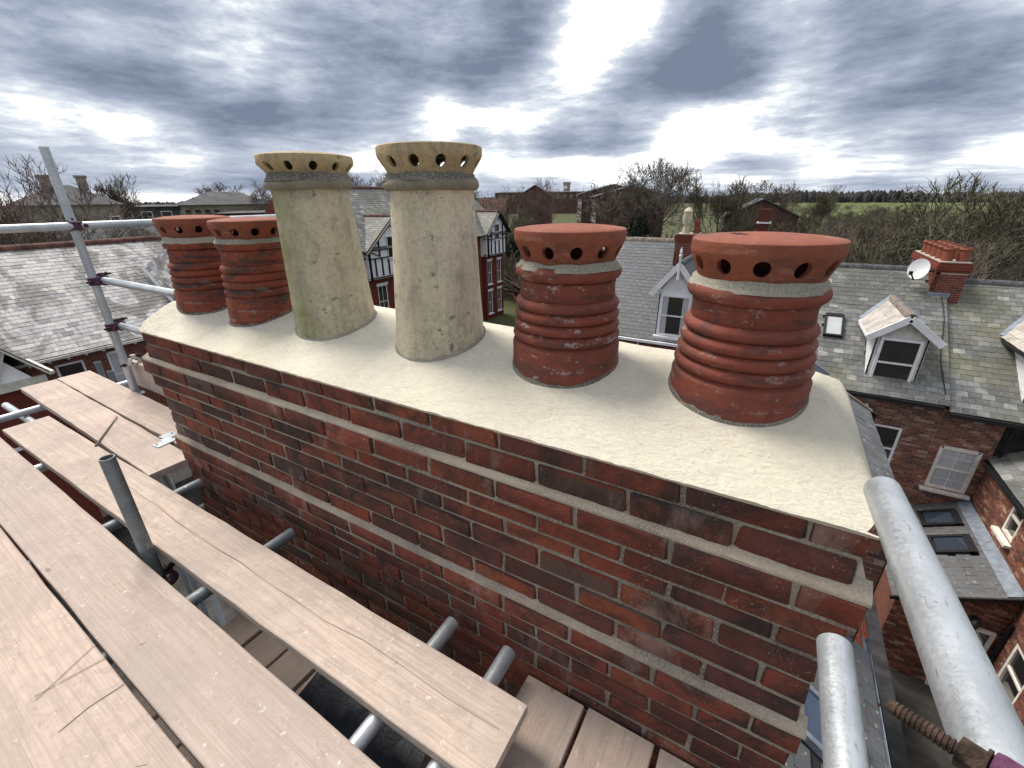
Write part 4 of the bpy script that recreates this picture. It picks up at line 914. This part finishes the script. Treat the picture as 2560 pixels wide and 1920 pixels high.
# gabled bay
GX = -19.5; mb = MB(); ap = V((GX, 1.95, -2.55)); ee = 3.86; e2 = .04; ez = -4.93
MB().prism([(GX - .1, e2 + .2, GROUND), (GX - .1, ee - .25, GROUND), (GX - .1, ee - .25, -5.15), (GX - .1, e2 + .2, -5.15)], (-2.6, 0, 0)).build('bay_wall', 'red_brick', lh)
MB().prism([(GX, e2 + .3, -5.15), (GX, ee - .3, -5.15), (GX, 1.95, -2.8)], (-.1, 0, 0)).build('bay_gable', 'white_render', lh)
for yy, s in ((ee, 1), (e2, -1)):
    MB().beam((GX + .12, yy, ez - .08), (GX + .12, 1.95, -2.6), .06, .26, (1, 0, 0)).build('bargeboard', 'cream_paint', lh)
    slates(lh, (GX + .15, yy, ez), (GX - 5.5, yy, ez), (GX + .15, 1.95, -2.52), 'pale_slate', .33, .215, 60)
    MB().beam((GX + .05, 1.95 + s * .7, -5.1), (GX + .05, 1.95 + s * 1.15, -4.1), .05, .16, (1, 0, 0)).build('gable_strut', 'cream_paint', lh)
MB().mm((GX - .02, e2 + .1, -5.28), (GX + .12, ee - .1, -5.02)).build('tie_beam', 'cream_paint', lh)
MB().beam((GX + .18, ee + .06, ez - .05), (GX - 2.2, ee + .06, ez - .05), .1, .1).build('bay_gutter', 'stained_white_paint', lh)
window(lh, (GX - .1, 2.2, -7.1), Y, X, 2.0, 1.85, 'white_paint', fr=.16, bars=1)
# low cross roof and lead valley on the slates
slates(lh, (LX - .6, 9.3, -4.6), (LX - 3.4, 9.3, -2.9), (LX - .6, 11.0, -3.0), 'pale_slate', .33, .215, 30)
MB().beam((LX - .5, 9.25, -4.4), (LX - 2.9, 9.25, -2.75), .12, .04).build('lead_valley', 'lead', lh)

# ------------------------------------------------------------------ half-timbered house
TX = -25.0
th = thing('half_timbered_house', (TX - 4, 31, GROUND), 'black and white half-timbered house with slate roofs and red brick lower floors', 'house')
slates(th, (TX + .2, 20, -3.35), (TX + .2, 41.6, -3.35), (TX - 5, 20, .88), 'mossy_slate', .34, .24, 120)
ridge_tiles(th, (TX - 5, 20, .93), (TX - 5, 41.6, .93), 'ridge_clay_red', .5, .2)
mb = MB().mm((TX - 10, 20, GROUND), (TX - .75, 41.55, -3.5)); mb.prism([(TX - .1, 20, -3.5), (TX - 10, 20, -3.5), (TX - 5, 20, .72)], (0, 21.55, 0)); mb.build('house_body', 'red_brick', th)
def tgable(y0, y1, za, ze, zj, fx, wins, lowins, side):
    ym = (y0 + y1) / 2; back = TX - 5
    MB().prism([(fx, y0, zj), (fx, y1, zj), (fx, y1, ze + .1), (fx, ym, za - .1), (fx, y0, ze + .1)], (-.15, 0, 0)).build('render_panel', 'white_render', th)
    MB().mm((TX - .9, y0, zj), (fx - .151, y0 + .12, ze + .2)).build('side_panel', 'white_render', th); MB().mm((TX - .9, y1 - .12, zj), (fx - .151, y1, ze + .2)).build('side_panel', 'white_render', th)
    for yy in (y0 - .35, y1 + .35):
        slates(th, (fx + .3, yy, ze - .12), (back, yy, ze - .12), (fx + .3, ym, za), 'mossy_slate', .34, .22, 120)
        MB().beam((fx + .34, yy, ze - .22), (fx + .34, ym, za - .08), .07, .36, (1, 0, 0)).build('bargeboard', 'black_timber', th)
    ridge_tiles(th, (fx + .35, ym, za + .05), (back, ym, za + .05), 'ridge_clay_red', .45, .17)
    f = fx + .025
    def tb(p, q, w_=.16): MB().beam((f, p[0], p[1]), (f, q[0], q[1]), .05, w_, (1, 0, 0)).build('timber', 'black_timber', th)
    tb((y0, zj + .12), (y1, zj + .12), .42); tb((y0 + .12, zj), (y0 + .12, ze), .36); tb((y1 - .12, zj), (y1 - .12, ze), .36)
    zm = zj + (ze - zj) * .72; tb((y0, zm), (y1, zm), .3)
    k = int((y1 - y0) / .62)
    for i in range(1, k): yy = y0 + (y1 - y0) * i / k; tb((yy, zj + .2), (yy, zm), .22)
    for s in (-1, 1): tb((ym + s * (y1 - y0) * .28, zm + .08), (ym + s * (y1 - y0) * .28, za - (za - ze) * .62), .22); tb((ym + s * (y1 - y0) * .46, zm + .5), (ym + s * (y1 - y0) * .27, zm + .1), .18)
    tb((ym - .5, za - .72), (ym + .5, za - .72), .18)
    MB().mm((TX - .32, y0 - .03, zj + .02), (fx - .16, y0 + .0, zj + .24)).build('timber', 'black_timber', th); MB().mm((TX - .32, y0 - .03, zm - .06), (fx - .16, y0, zm + .08)).build('timber', 'black_timber', th)
    for (yc, zb_, w_, h_) in wins: window(th, (fx + .04, yc, zb_), Y, X, w_, h_, recess=-.01, bars=1, sill=True)
    bw = fx - .35
    holes = [(yc - w_ / 2 - y0 - .15, zb_ - GROUND, yc + w_ / 2 - y0 - .15, zb_ + h_ - GROUND) for yc, zb_, w_, h_ in lowins]
    bricks(th, (bw, y0 + .15, GROUND), Y, X, y1 - y0 - .3, zj - GROUND, holes, 'red_brick', 'red_brick', cap=40)
    bricks(th, (TX - .9, y0 + .15, GROUND), X, -Y, bw - TX + .9, zj - GROUND, (), 'red_brick', 'red_brick', cap=30)
    MB().mm((TX - .9, y0 + .25, GROUND), (bw - .11, y1 - .2, zj)).build('bay_core', 'red_brick', th)
    for (yc, zb_, w_, h_) in lowins:
        window(th, (bw, yc, zb_), Y, X, w_, h_, bars=1, curtain='full' if yc > 30 and zb_ > -8 else None); MB().mm((bw - .02, yc - w_ / 2 - .1, zb_ + h_), (bw + .05, yc + w_ / 2 + .1, zb_ + h_ + .2)).build('lintel', 'white_paint', th)
tgable(22.6, 27.8, -1.12, -3.35, -5.42, TX, [(25.2, -4.0, 1.3, 1.5)], [(24.0, -8.4, .95, 2.4), (26.4, -8.4, .95, 2.4)], 1)
tgable(38.0, 41.7, -1.2, -3.15, -5.42, TX, [(39.85, -3.9, .9, 1.5)], [(38.95, -8.3, .75, 2.35), (40.75, -8.3, .75, 2.35), (38.95, -11.4, .75, 2.4), (40.75, -11.4, .75, 2.4)], 1)

# ------------------------------------------------------------------ ground and fields
m, t, b = newmat('earth_and_grass', .95, 0, .1); p = wpos(t)
c = mix(t, ramp(t, noi(t, p, .05, 6, .65), [(.38, 0), (.62, 1)]), (.075, .065, .045), (.075, .095, .035))
c = mix(t, ramp(t, noi(t, p, .35, 5, .7), [(.45, 0), (.68, .7)]), c, (.055, .047, .036)); setc(t, b, c)
m, t, b = newmat('pasture', .95, 0, .1); p = wpos(t)
c = mix(t, ramp(t, noi(t, p, .012, 4, .6), [(.35, 0), (.65, 1)]), (.075, .095, .035), (.10, .118, .048))
setc(t, b, mix(t, ramp(t, noi(t, p, .25, 5, .6), [(.4, 0), (.7, .4)]), c, (.085, .115, .035)))
plain('yard_paving', (.045, .042, .038), .9, 0, .4, 1.2); plain('far_wood', (.045, .045, .046), .95, 0, .3, .02); plain('far_brick', (.105, .058, .046), .9, 0, .25, .8)
plain('far_roof', (.075, .077, .082), .85, 0, .25, .8); plain('garden_wood', (.22, .18, .13), .9, 0, .3, 3)
mb = MB().add([(-3500, -300, GROUND), (3500, -300, GROUND), (3500, 4500, GROUND), (-3500, 4500, GROUND)], [(0, 1, 2, 3)])
tag(mb.build('ground', 'earth_and_grass'), kind='structure')
mb = MB().add([(12, 58, GROUND + .06), (300, 40, GROUND + .06), (700, 1100, GROUND + .06), (-120, 1100, GROUND + .06), (-40, 420, GROUND + .06), (4, 200, GROUND + .06)], [(0, 1, 2, 3, 4, 5)])
tag(mb.build('pasture', 'pasture'), kind='structure')
mb = MB().add([(-24, -20, GROUND + .03), (16, -20, GROUND + .03), (16, 16, GROUND + .03), (-24, 16, GROUND + .03)], [(0, 1, 2, 3)])
tag(mb.build('yard', 'yard_paving'), kind='structure')
mb = MB(); rr = random.Random(5)
for row in range(4):
    for i in range(620):
        az = math.radians(-75 + 100 * i / 620 + rr.uniform(-.1, .1)); d = 860 + row * 100 + rr.uniform(-40, 40); dg = math.degrees(az)
        hgt = rr.uniform(7, 13) + 5 * noise.noise(V((dg * .35, row, 0))) + (3.5 if -5 < dg < 9 else 0); ra = rr.uniform(2.5, 4.6)
        mb.lathe([(ra * .7, 0), (ra, hgt * .55), (ra * .75, hgt * .8), (ra * .25, hgt)], (d * math.sin(az), d * math.cos(az), GROUND - .2), n=5, jit=1.6, seed=i + row * 7)
wood = mb.build('distant_wood', 'far_wood', smooth=80, fix=False); tag(wood, 'dark band of woodland along the horizon', 'woodland', kind='stuff')

# ------------------------------------------------------------------ trees
def grow(tr, cr, rr, p, d, L, r, lev, maxlev, spread, upb):
    k = 3 if lev < maxlev - 1 else 2; mb = tr if lev == 0 else cr; pts = [p]
    for i in range(k):
        d = (d + V((rr.uniform(-1, 1), rr.uniform(-1, 1), rr.uniform(-.6, .8))) * (.10 + .05 * lev) + Z * upb * .12).normalized(); q = p + d * (L / k)
        r2 = r * (1 - .30 / k * 1.0) if lev < maxlev else r * .55
        mb.tube(p, q, r, r2, n=6 if lev == 0 else (4 if lev < 3 else 3), cap=False); p, r = q, r2; pts.append(p)
    if lev >= maxlev: return
    nb = rr.choice((2, 3, 3, 4)) if lev else 5
    for i in range(nb):
        a = V((rr.uniform(-1, 1), rr.uniform(-1, 1), rr.uniform(-.35, .6))); a -= d * a.dot(d); a.normalize(); s = spread * rr.uniform(.6, 1.15)
        nd = (d * math.cos(s) + a * math.sin(s)).normalized(); st = p if i < 2 else pts[rr.randrange(1, k + 1)]
        grow(tr, cr, rr, st, nd, L * rr.uniform(.62, .82), max(r * rr.uniform(.5, .72), .011), lev + 1, maxlev, spread, upb)
TREES = []
for i, (sp_, ub, ml, tl) in enumerate(((.62, .5, 7, 2.6), (.75, .25, 7, 2.0), (.5, .9, 7, 2.2), (.7, .6, 7, 1.6), (.55, .4, 7, 3.0))):
    rr = random.Random(40 + i); a, c = MB(), MB(); grow(a, c, rr, V((0, 0, 0)), Z.copy(), tl, .17, 0, ml, sp_, ub)
    hmax = max(q.z for q in c.v); TREES.append([])
    for mt, nm in ((('bark', 'twigs'), 0), (('bark_pale', 'twigs_red'), 1), (('bark', 'twigs_olive'), 2)):
        pair = []
        for mb_, m_ in ((a, mt[0]), (c, mt[1])):
            me = bpy.data.meshes.new('tree'); me.from_pydata([q / hmax for q in mb_.v], [], mb_.f); me.materials.append(MATS[m_]); pair.append(me)
        TREES[-1].append(pair)
def tree(x, y, h, label, var=0, col=0, rz=0, wide=1.0, group=None, name='bare_tree', zb=GROUND):
    r = thing(name, (x, y, zb - .1), label, 'tree', group)
    for nm, me in zip(('trunk', 'crown'), TREES[var][col]): place(nm, me, Matrix.Translation((x, y, zb - .1)) @ Matrix.Rotation(rz, 4, 'Z') @ Matrix.Diagonal((h * wide, h * wide, h, 1)), r)
    return r
SHR = []
for i in range(4):
    rr = random.Random(70 + i); mb = MB()
    for k in range(520):
        a = rr.uniform(0, 6.283); el = rr.uniform(.25, 1.45); d = V((math.cos(a) * math.cos(el), math.sin(a) * math.cos(el), math.sin(el))); q = V((rr.uniform(-.4, .4), rr.uniform(-.4, .4), rr.uniform(0, .45))); L = rr.uniform(.25, .6)
        for s in range(2):
            e = q + d * L * .5; mb.tube(q, e, .012 - .004 * s, .007 - .003 * s, n=3, cap=False); q = e; d = (d + V((rr.uniform(-.5, .5), rr.uniform(-.5, .5), rr.uniform(-.2, .4)))).normalized()
    SHR.append({}); 
    for mt in ('twigs', 'twigs_red', 'twigs_olive'):
        me = bpy.data.meshes.new('bare_shrub'); me.from_pydata(mb.v, [], mb.f); me.materials.append(MATS[mt]); SHR[i][mt] = me
EVG = []
for i in range(2):
    rr = random.Random(90 + i); mb = MB()
    for k in range(2600):
        u = V((rr.gauss(0, 1), rr.gauss(0, 1), rr.gauss(0, 1))).normalized(); lump = .75 + .35 * noise.noise(u * 2.2 + V((i * 5, 0, 0))); q = V((u.x * .48, u.y * .48, .5 + u.z * .5)) ; q = V((q.x * lump, q.y * lump, q.z * (.85 + .15 * lump))) * rr.uniform(.8, 1.02)
        a = V((rr.uniform(-1, 1), rr.uniform(-1, 1), rr.uniform(-1, 1))).normalized() * .035; b_ = a.cross(u).normalized() * .022
        mb.add([q - a, q + b_, q + a, q - b_], [(0, 1, 2, 3)])
    EVG.append(mb)
def evergreen(x, y, w_, h, label, mat='leaves_dark', v=0, group=None, zb=GROUND, name='evergreen_shrub'):
    key = (v, mat)
    if key not in UNIT:
        me = bpy.data.meshes.new('foliage'); me.from_pydata(EVG[v].v, [], EVG[v].f); me.materials.append(MATS[mat]); UNIT[key] = me
    r = thing(name, (x, y, zb), label, 'shrub', group); place('foliage', UNIT[key], Matrix.Translation((x, y, zb)) @ Matrix.Diagonal((w_, w_, h, 1)), r)
    MB().tube((x, y, zb), (x, y, zb + h * .6), .08, .03, n=6).build('stem', 'bark', r); return r
def shrub(x, y, w_, h, mt, label, group, rz=0, v=0):
    o = place('bare_shrub', SHR[v][mt], Matrix.Translation((x, y, GROUND - .1)) @ Matrix.Rotation(rz, 4, 'Z') @ Matrix.Diagonal((w_, w_, h, 1)), None); return tag(o, label, 'shrub', group)

tree(-21.6, 71.8, 17.9, 'tall leafless tree with wide crown, nearer the flats of a pair', 1, 0, .4, .95)
tree(-17.6, 73.0, 17.6, 'tall leafless tree, farther from the flats of a pair', 3, 0, 2.1, .85)
tree(-7.6, 59.5, 15.2, 'upright leafless tree behind the chimney with the louvred pot', 2, 2, 1.2, 1.0)
tree(-34.7, 72.0, 15.8, 'pale slender birch between the brick gable block and the flats', 4, 1, .2, .7)
tree(-43.3, 41.6, 16.3, 'leafless tree with dark ivy-clad limbs behind the half-timbered house', 0, 0, 0, .8)
tree(-45.6, 41.0, 15.6, 'leafless tree rising behind the slate ridge of the half-timbered house', 3, 0, 1.0, .8)
tree(-33.0, 50.4, 14.4, 'dense bare tree beside the half-timbered gable', 1, 2, 2.2, .9)
tree(-33.9, 8.2, 14.6, 'leafless tree at the edge of the pale slate roof, its twigs against the sky', 0, 1, 1.4, .9)
tree(-38.0, 12.0, 11.8, 'smaller leafless tree behind the pale slate roof', 3, 2, .3, 1.1)
tree(-90.0, 31.0, 16.4, 'leafless tree leaning beside the old stone house', 2, 0, 4.1, 1.1)
tree(-109.0, 61.0, 16.3, 'round leafless tree behind the hipped roof building', 3, 0, .4, 1.1)
tree(-104.0, 66.0, 15.2, 'thin leafless tree at the end of the hipped roof building', 1, 1, .9, 1.0)
tree(-91.0, 60.0, 16.0, 'leafless tree between the hipped roof building and the algae stained pot', 0, 0, 3, 1.0)
tree(9.9, 38.6, 13.4, 'big spreading leafless tree beyond the double row of red pots', 3, 2, .7, .95)
tree(12.3, 41.5, 13.2, 'leafless tree with a fan of fine twigs next to the big spreading tree', 2, 0, 2.7, .85)
tree(-4.0, 89.9, 14.6, 'bushy leafless tree over the distant brick gable', 3, 0, 1.7, 1.1)
tree(3.9, 89.9, 13.7, 'tall bare tree standing before the horizon wood', 2, 2, 2.9, .8)
rr = random.Random(17)
def pol(az, d): a = math.radians(az); return d * math.sin(a), d * math.cos(a)
for i in range(62):                         # scrub and field trees to the right
    d = 30 + 95 * (i / 62) ** 1.2; az = rr.uniform(-2, 21); x, y = pol(az, d); far = d > 60
    top = -.118 * y * rr.uniform(.20, .62) if not far else -.118 * y * rr.uniform(.12, .34); h = max(5.5, min(11, 12 + top))
    if az > 9 and rr.random() < .45 and not far: h *= .75
    tree(x, y, h, 'leafless scrub tree on the rough ground before the green pasture', rr.randrange(5), rr.choice((0, 2, 2)), rr.uniform(0, 6), rr.uniform(.9, 1.35), 'scrub trees before the pasture')
for i in range(34):
    d = rr.uniform(110, 280); az = rr.uniform(-3, 20); x, y = pol(az, d)
    tree(x, y, rr.uniform(6.5, 10.5), 'leafless field tree standing out on the green pasture', rr.randrange(5), rr.choice((0, 2)), rr.uniform(0, 6), rr.uniform(.9, 1.3), 'field trees on the pasture')
for i in range(32):
    d = rr.uniform(30, 75); az = rr.uniform(-2, 20); x, y = pol(az, d); h = 12 - .118 * y * rr.uniform(.75, 1.1); h = max(3, min(8, h))
    shrub(x, y, h * rr.uniform(1.0, 1.6), h, rr.choice(('twigs', 'twigs_olive', 'twigs_olive')), 'brown leafless thicket shrub beyond the lichen-stained terrace roofs', 'thicket beyond the terrace', rr.uniform(0, 6), rr.randrange(4))
for i in range(40):                          # gardens in the middle
    d = rr.uniform(48, 92); az = rr.uniform(-33, -6); x, y = pol(az, d); h = rr.uniform(4.0, 8.0)
    if i % 3: shrub(x, y, h * rr.uniform(.8, 1.3), h * .85, rr.choice(('twigs_red', 'twigs', 'twigs_olive')), 'leafless garden shrub between the half-timbered house and the flats', 'garden shrubs', rr.uniform(0, 6), rr.randrange(4))
    else: tree(x, y, h + 1.0, 'small leafless garden tree before the brick flats', rr.randrange(5), rr.choice((0, 1, 1)), rr.uniform(0, 6), rr.uniform(.9, 1.2), 'garden trees before the flats')
for i in range(58):                          # dark scrub on the left
    d = rr.uniform(34, 80); az = rr.uniform(-82, -60); x, y = pol(az, d); h = rr.uniform(7.0, 10.6) if i % 2 else rr.uniform(5, 9.0)
    if i % 3: shrub(x, y, h * rr.uniform(.9, 1.3), h, rr.choice(('twigs', 'twigs_olive')), 'dark tangled shrub behind the pale slate roof', 'tangle behind the pale roof', rr.uniform(0, 6), rr.randrange(4))
    else: tree(x, y, h + .6, 'leafless tree in the tangle behind the pale slate roof', rr.randrange(5), rr.choice((0, 2)), rr.uniform(0, 6), rr.uniform(1.0, 1.3), 'trees in the tangle')
evergreen(-37.5, 66, 4.2, 9.4, 'dark rounded evergreen before the brick gable block', v=0)
evergreen(-14.6, 60.0, 6.0, 7.6, 'dark green evergreen mound at the foot of the paired tall trees', v=1)
evergreen(-19.0, 70.5, 4.5, 10.5, 'ivy mass climbing by the trunks of the paired tall trees', v=0)
evergreen(-13.2, 45.0, 5.4, 7.2, 'bright green bush above the blue-grey slate ridge', 'leaves_green', 1)
evergreen(-15.8, 47.0, 4.4, 6.4, 'olive green bush beside the brighter one above the slate ridge', 'leaves_green', 0)
evergreen(16.5, 50.0, 6.0, 6.0, 'dark evergreen clump beyond the end of the terrace ridge', v=1)
evergreen(5.6, 60.0, 4.0, 7.4, 'small dark evergreen amid the brown thicket', v=0)
evergreen(-46, 14.5, 6, 8.6, 'dark ivy bush in the tangle behind the pale slate roof', v=1)
evergreen(-37.6, 54, 7, 9.6, 'dark evergreen tree beside the half-timbered gable', v=0)

# ------------------------------------------------------------------ buildings farther off
def block(name, label, x, y, wd, dp, h, rz, wall, roof, rise, kind='gable', wins=(), wframe='white_paint', over=.5, cat='building'):
    """local: long side along x, front faces -y; gable ends at +-x, or hipped"""
    xf = Matrix.Translation((x, y, GROUND)) @ Matrix.Rotation(rz, 4, 'Z'); r = thing(name, (x, y, GROUND), label, cat)
    a, c = wd / 2, dp / 2; mb = MB(xf).mm((-a, -c, 0), (a, c, h))
    if kind == 'gable': mb.prism([(-a, -c, h), (-a, c, h), (-a, 0, h + rise - .05)], (wd, 0, 0))
    mb.build('wall', wall, r)
    mb = MB(xf); o_ = over; k = rise / c
    if kind == 'gable':
        for s in (-1, 1): mb.prism([(-a - .2, s * (c + o_), h - o_ * k + .02), (a + .2, s * (c + o_), h - o_ * k + .02), (a + .2, 0, h + rise + .02), (-a - .2, 0, h + rise + .02)], (0, 0, .16))
    else:
        ri = max(0, a - c); mb.add([(-a - o_, -c - o_, h), (a + o_, -c - o_, h), (a + o_, c + o_, h), (-a - o_, c + o_, h), (-ri, 0, h + rise), (ri, 0, h + rise)], [(0, 1, 5, 4), (1, 2, 5), (2, 3, 4, 5), (3, 0, 4), (0, 3, 2, 1)])
    mb.build('roof', roof, r)
    for (side, u, v, ww, hh) in wins:
        n_ = {'f': V((0, -1, 0)), 'l': V((-1, 0, 0)), 'r': V((1, 0, 0))}[side]; uu = {'f': X, 'l': -Y, 'r': Y}[side]
        cpt = {'f': V((u, -c, v)), 'l': V((-a, -u, v)), 'r': V((a, u, v))}[side]
        R3 = xf.to_3x3(); ctr = xf @ (cpt + V((0, 0, hh / 2)))
        Mw = Matrix((R3 @ uu, R3 @ n_, Z)).transposed(); fr = MB()
        for du, dz, su, sz in ((-ww / 2, 0, .12, hh), (ww / 2, 0, .12, hh), (0, hh / 2, ww + .12, .12), (0, -hh / 2, ww + .12, .12), (0, 0, ww, .08)): fr.box(ctr + Mw @ V((du, .03, dz)), (su, .08, sz), Mw)
        wo = fr.build('window', wframe, r); MB().box(ctr, (ww, .06, hh), Mw).build('pane', 'window_glass', wo)
    return r, xf
# brick gable block
ba, xf = block('brick_block', 'plain brick block with blank gable end facing the chimney pots', -46.5, 90.5, 14, 6.6, 12.2, math.radians(-66.0), 'far_brick', 'far_roof', 1.9)
# flats
for q, (dx, dy, hh) in enumerate(((0, 0, 12.0), (-5.2, 5.6, 12.5))):
    wl = [('l', u, v, .95, 1.25) for v in (2.4, 5.2, 8.0, 10.3) for u in (-2.2, 0.2, 2.4)]
    ww_ = [('f', u, v, 1.2, 1.3) for v in (2.2, 4.9, 7.6, 10.0) for u in (-2.4, 1.0)]
    block('brick_flats', ('brick flats with shallow gable, nearer wing beside the paired tall trees', 'brick flats with shallow gable, set-back wing toward the clock tower')[q], -27.0 + dx, 90.5 + dy, 8.2, 12.5, hh, math.radians(-62), 'far_brick', 'far_roof', 1.6, wins=[('f', u, v, 1.1, 1.4) for v in (2.2, 4.9, 7.6, 10.0) for u in (-2.6, 0, 2.6)])
# long factory with tower
lf, xf = block('long_factory', 'long dark brick factory on the horizon behind the birch', -150, 352, 120, 14, 15.6, math.radians(23), 'far_brick', 'far_roof', .6, 'hip', wins=[('f', u * 5 - 55, 11.2, 1.6, 2.2) for u in range(23)])
tw = thing('clock_tower', (-158, 362, GROUND), 'square brick tower with a pale clock face rising above the factory', 'tower')
MB().mm((-160.4, 359.9, GROUND), (-156.4, 364.1, 9.4)).build('shaft', 'buff_stone', tw)
for a_ in (-160.0, -156.8):
    for b_ in (360.3, 363.7): MB().mm((a_ - .7, b_ - .7, 9.4), (a_ + .7, b_ + .7, 11.2)).build('battlement', 'buff_stone', tw)
MB().tube((-158.4, 359.88, 7.2), (-158.4, 359.6, 7.2), 1.3, n=24).build('clock_face', 'white_render', tw)
block('brick_house', 'brick gabled house half hidden by bare trees, behind the small brick chimney', -3.3, 73, 13, 8.2, 9.4, math.radians(-84), 'far_brick', 'far_roof', 2.0, wins=[('f', u, v, 1.3, 1.2) for v in (3, 6.6) for u in (-4, -1, 2)])
block('red_roofed_cottage', 'small cottage with red tiled roof beyond the half-timbered gable', -53.0, 83, 6, 5, 9.2, math.radians(20), 'far_brick', 'ridge_clay_red', 2.6, wins=[('f', 0, 6.2, 1.2, 1.2)])
# old stone house with two stacks
gs, xf = block('stone_house', 'old stone house with hipped roof and two squat chimneys', -86.3, 26.2, 10.5, 9.0, 11.75, math.radians(71), 'buff_stone', 'far_roof', 2.5, 'hip', wins=[('f', 4.3, 8.6, 1.0, 1.6)], over=.6)
for u in (-1.6, 2.1):
    MB(xf).mm((u - .55, -.9, 13.6), (u + .55, .9, 15.2)).mm((u - .7, -1.05, 15.2), (u + .7, 1.05, 15.45)).build('chimney', 'buff_stone', gs)
block('low_range', 'low dark-roofed range below the old stone house', -71, 27.6, 17, 7, 7.6, math.radians(63), 'far_brick', 'far_roof', 1.9, wins=())
mo, xf = block('hipped_building', 'modern building with grey hipped roof and a dark rooflight', -96.4, 53.0, 14.5, 9.5, 11.4, math.radians(61), 'buff_stone', 'far_roof', 2.3, 'hip', wins=[('f', u * 1.5 - 6.2, 9.4, 1.0, 1.2) for u in range(4)], wframe='buff_stone', over=.8)
block('brick_annexe', 'low red brick annexe with a row of slot windows, behind the red pots', -84.5, 52.5, 13, 5, 10.0, math.radians(58), 'far_brick', 'far_roof', .3, 'hip', wins=[('f', u * .8 - 4.4, 8.3, .35, 1.2) for u in range(11)], wframe='far_roof')
block('flat_roofed_hall', 'flat dark-roofed hall beside the modern hipped building', -108, 44, 16, 10, 11.2, math.radians(66), 'far_roof', 'far_roof', .3, 'hip', wins=[('f', u * 3 - 6, 8.5, 1.6, 1.8) for u in range(5)])
# low bungalow with hipped roof amid the scrub, and far chimney
block('bungalow', 'hipped bungalow roof showing through the thicket', 10.5, 58, 9, 8, 4.6, .3, 'far_brick', 'far_roof', 2.6, 'hip')
rc_ = thing('chimney_stack', (-1.3, 40, -6), 'tall red chimney shaft with white brackets rising behind the red pot', 'chimney')
MB().mm((-1.65, 39.8, GROUND), (-.95, 40.5, -1.0)).build('shaft', 'red_brick', rc_); MB().mm((-1.78, 39.7, -2.0), (-.82, 40.6, -1.9)).build('bracket', 'white_paint', rc_)
# allotments below the half-timbered gable
for i in range(9):
    x, y = -30.5 + (i % 3) * 2.6 + .3 * (i // 3), 50 + (i // 3) * 3.4
    mb = MB(); [mb.box((x + a, y + c, GROUND + .15), s) for a, c, s in ((-.95, 0, (.06, 2.6, .3)), (.95, 0, (.06, 2.6, .3)), (0, -1.3, (1.96, .06, .3)), (0, 1.3, (1.96, .06, .3)))]
    bd = mb.build('garden_bed', 'garden_wood'); tag(bd, 'timber-edged vegetable bed on the allotment below the half-timbered gable', 'garden bed', 'allotment beds'); MB().box((x, y, GROUND + .1), (1.8, 2.5, .2)).build('soil', 'yard_paving', bd)
fe = thing('picket_fence', (-27.5, 47.0, GROUND), 'weathered picket fence round the allotment', 'fence')
for i in range(34): MB().box((-31.5 + i * .24, 47.0 + i * .03, GROUND + .55), (.09, .03, 1.1)).build('picket', 'garden_wood', fe)
MB().beam((-31.6, 47.04, GROUND + .8), (-23.4, 48.1, GROUND + .8), .04, .08).build('rail', 'garden_wood', fe)
for i in range(7): evergreen(-33 + i * 2.1, 60.5 + i * .4, 2.8, 2.4, 'clipped length of green hedge across the allotment', v=i % 2, group='allotment hedge')
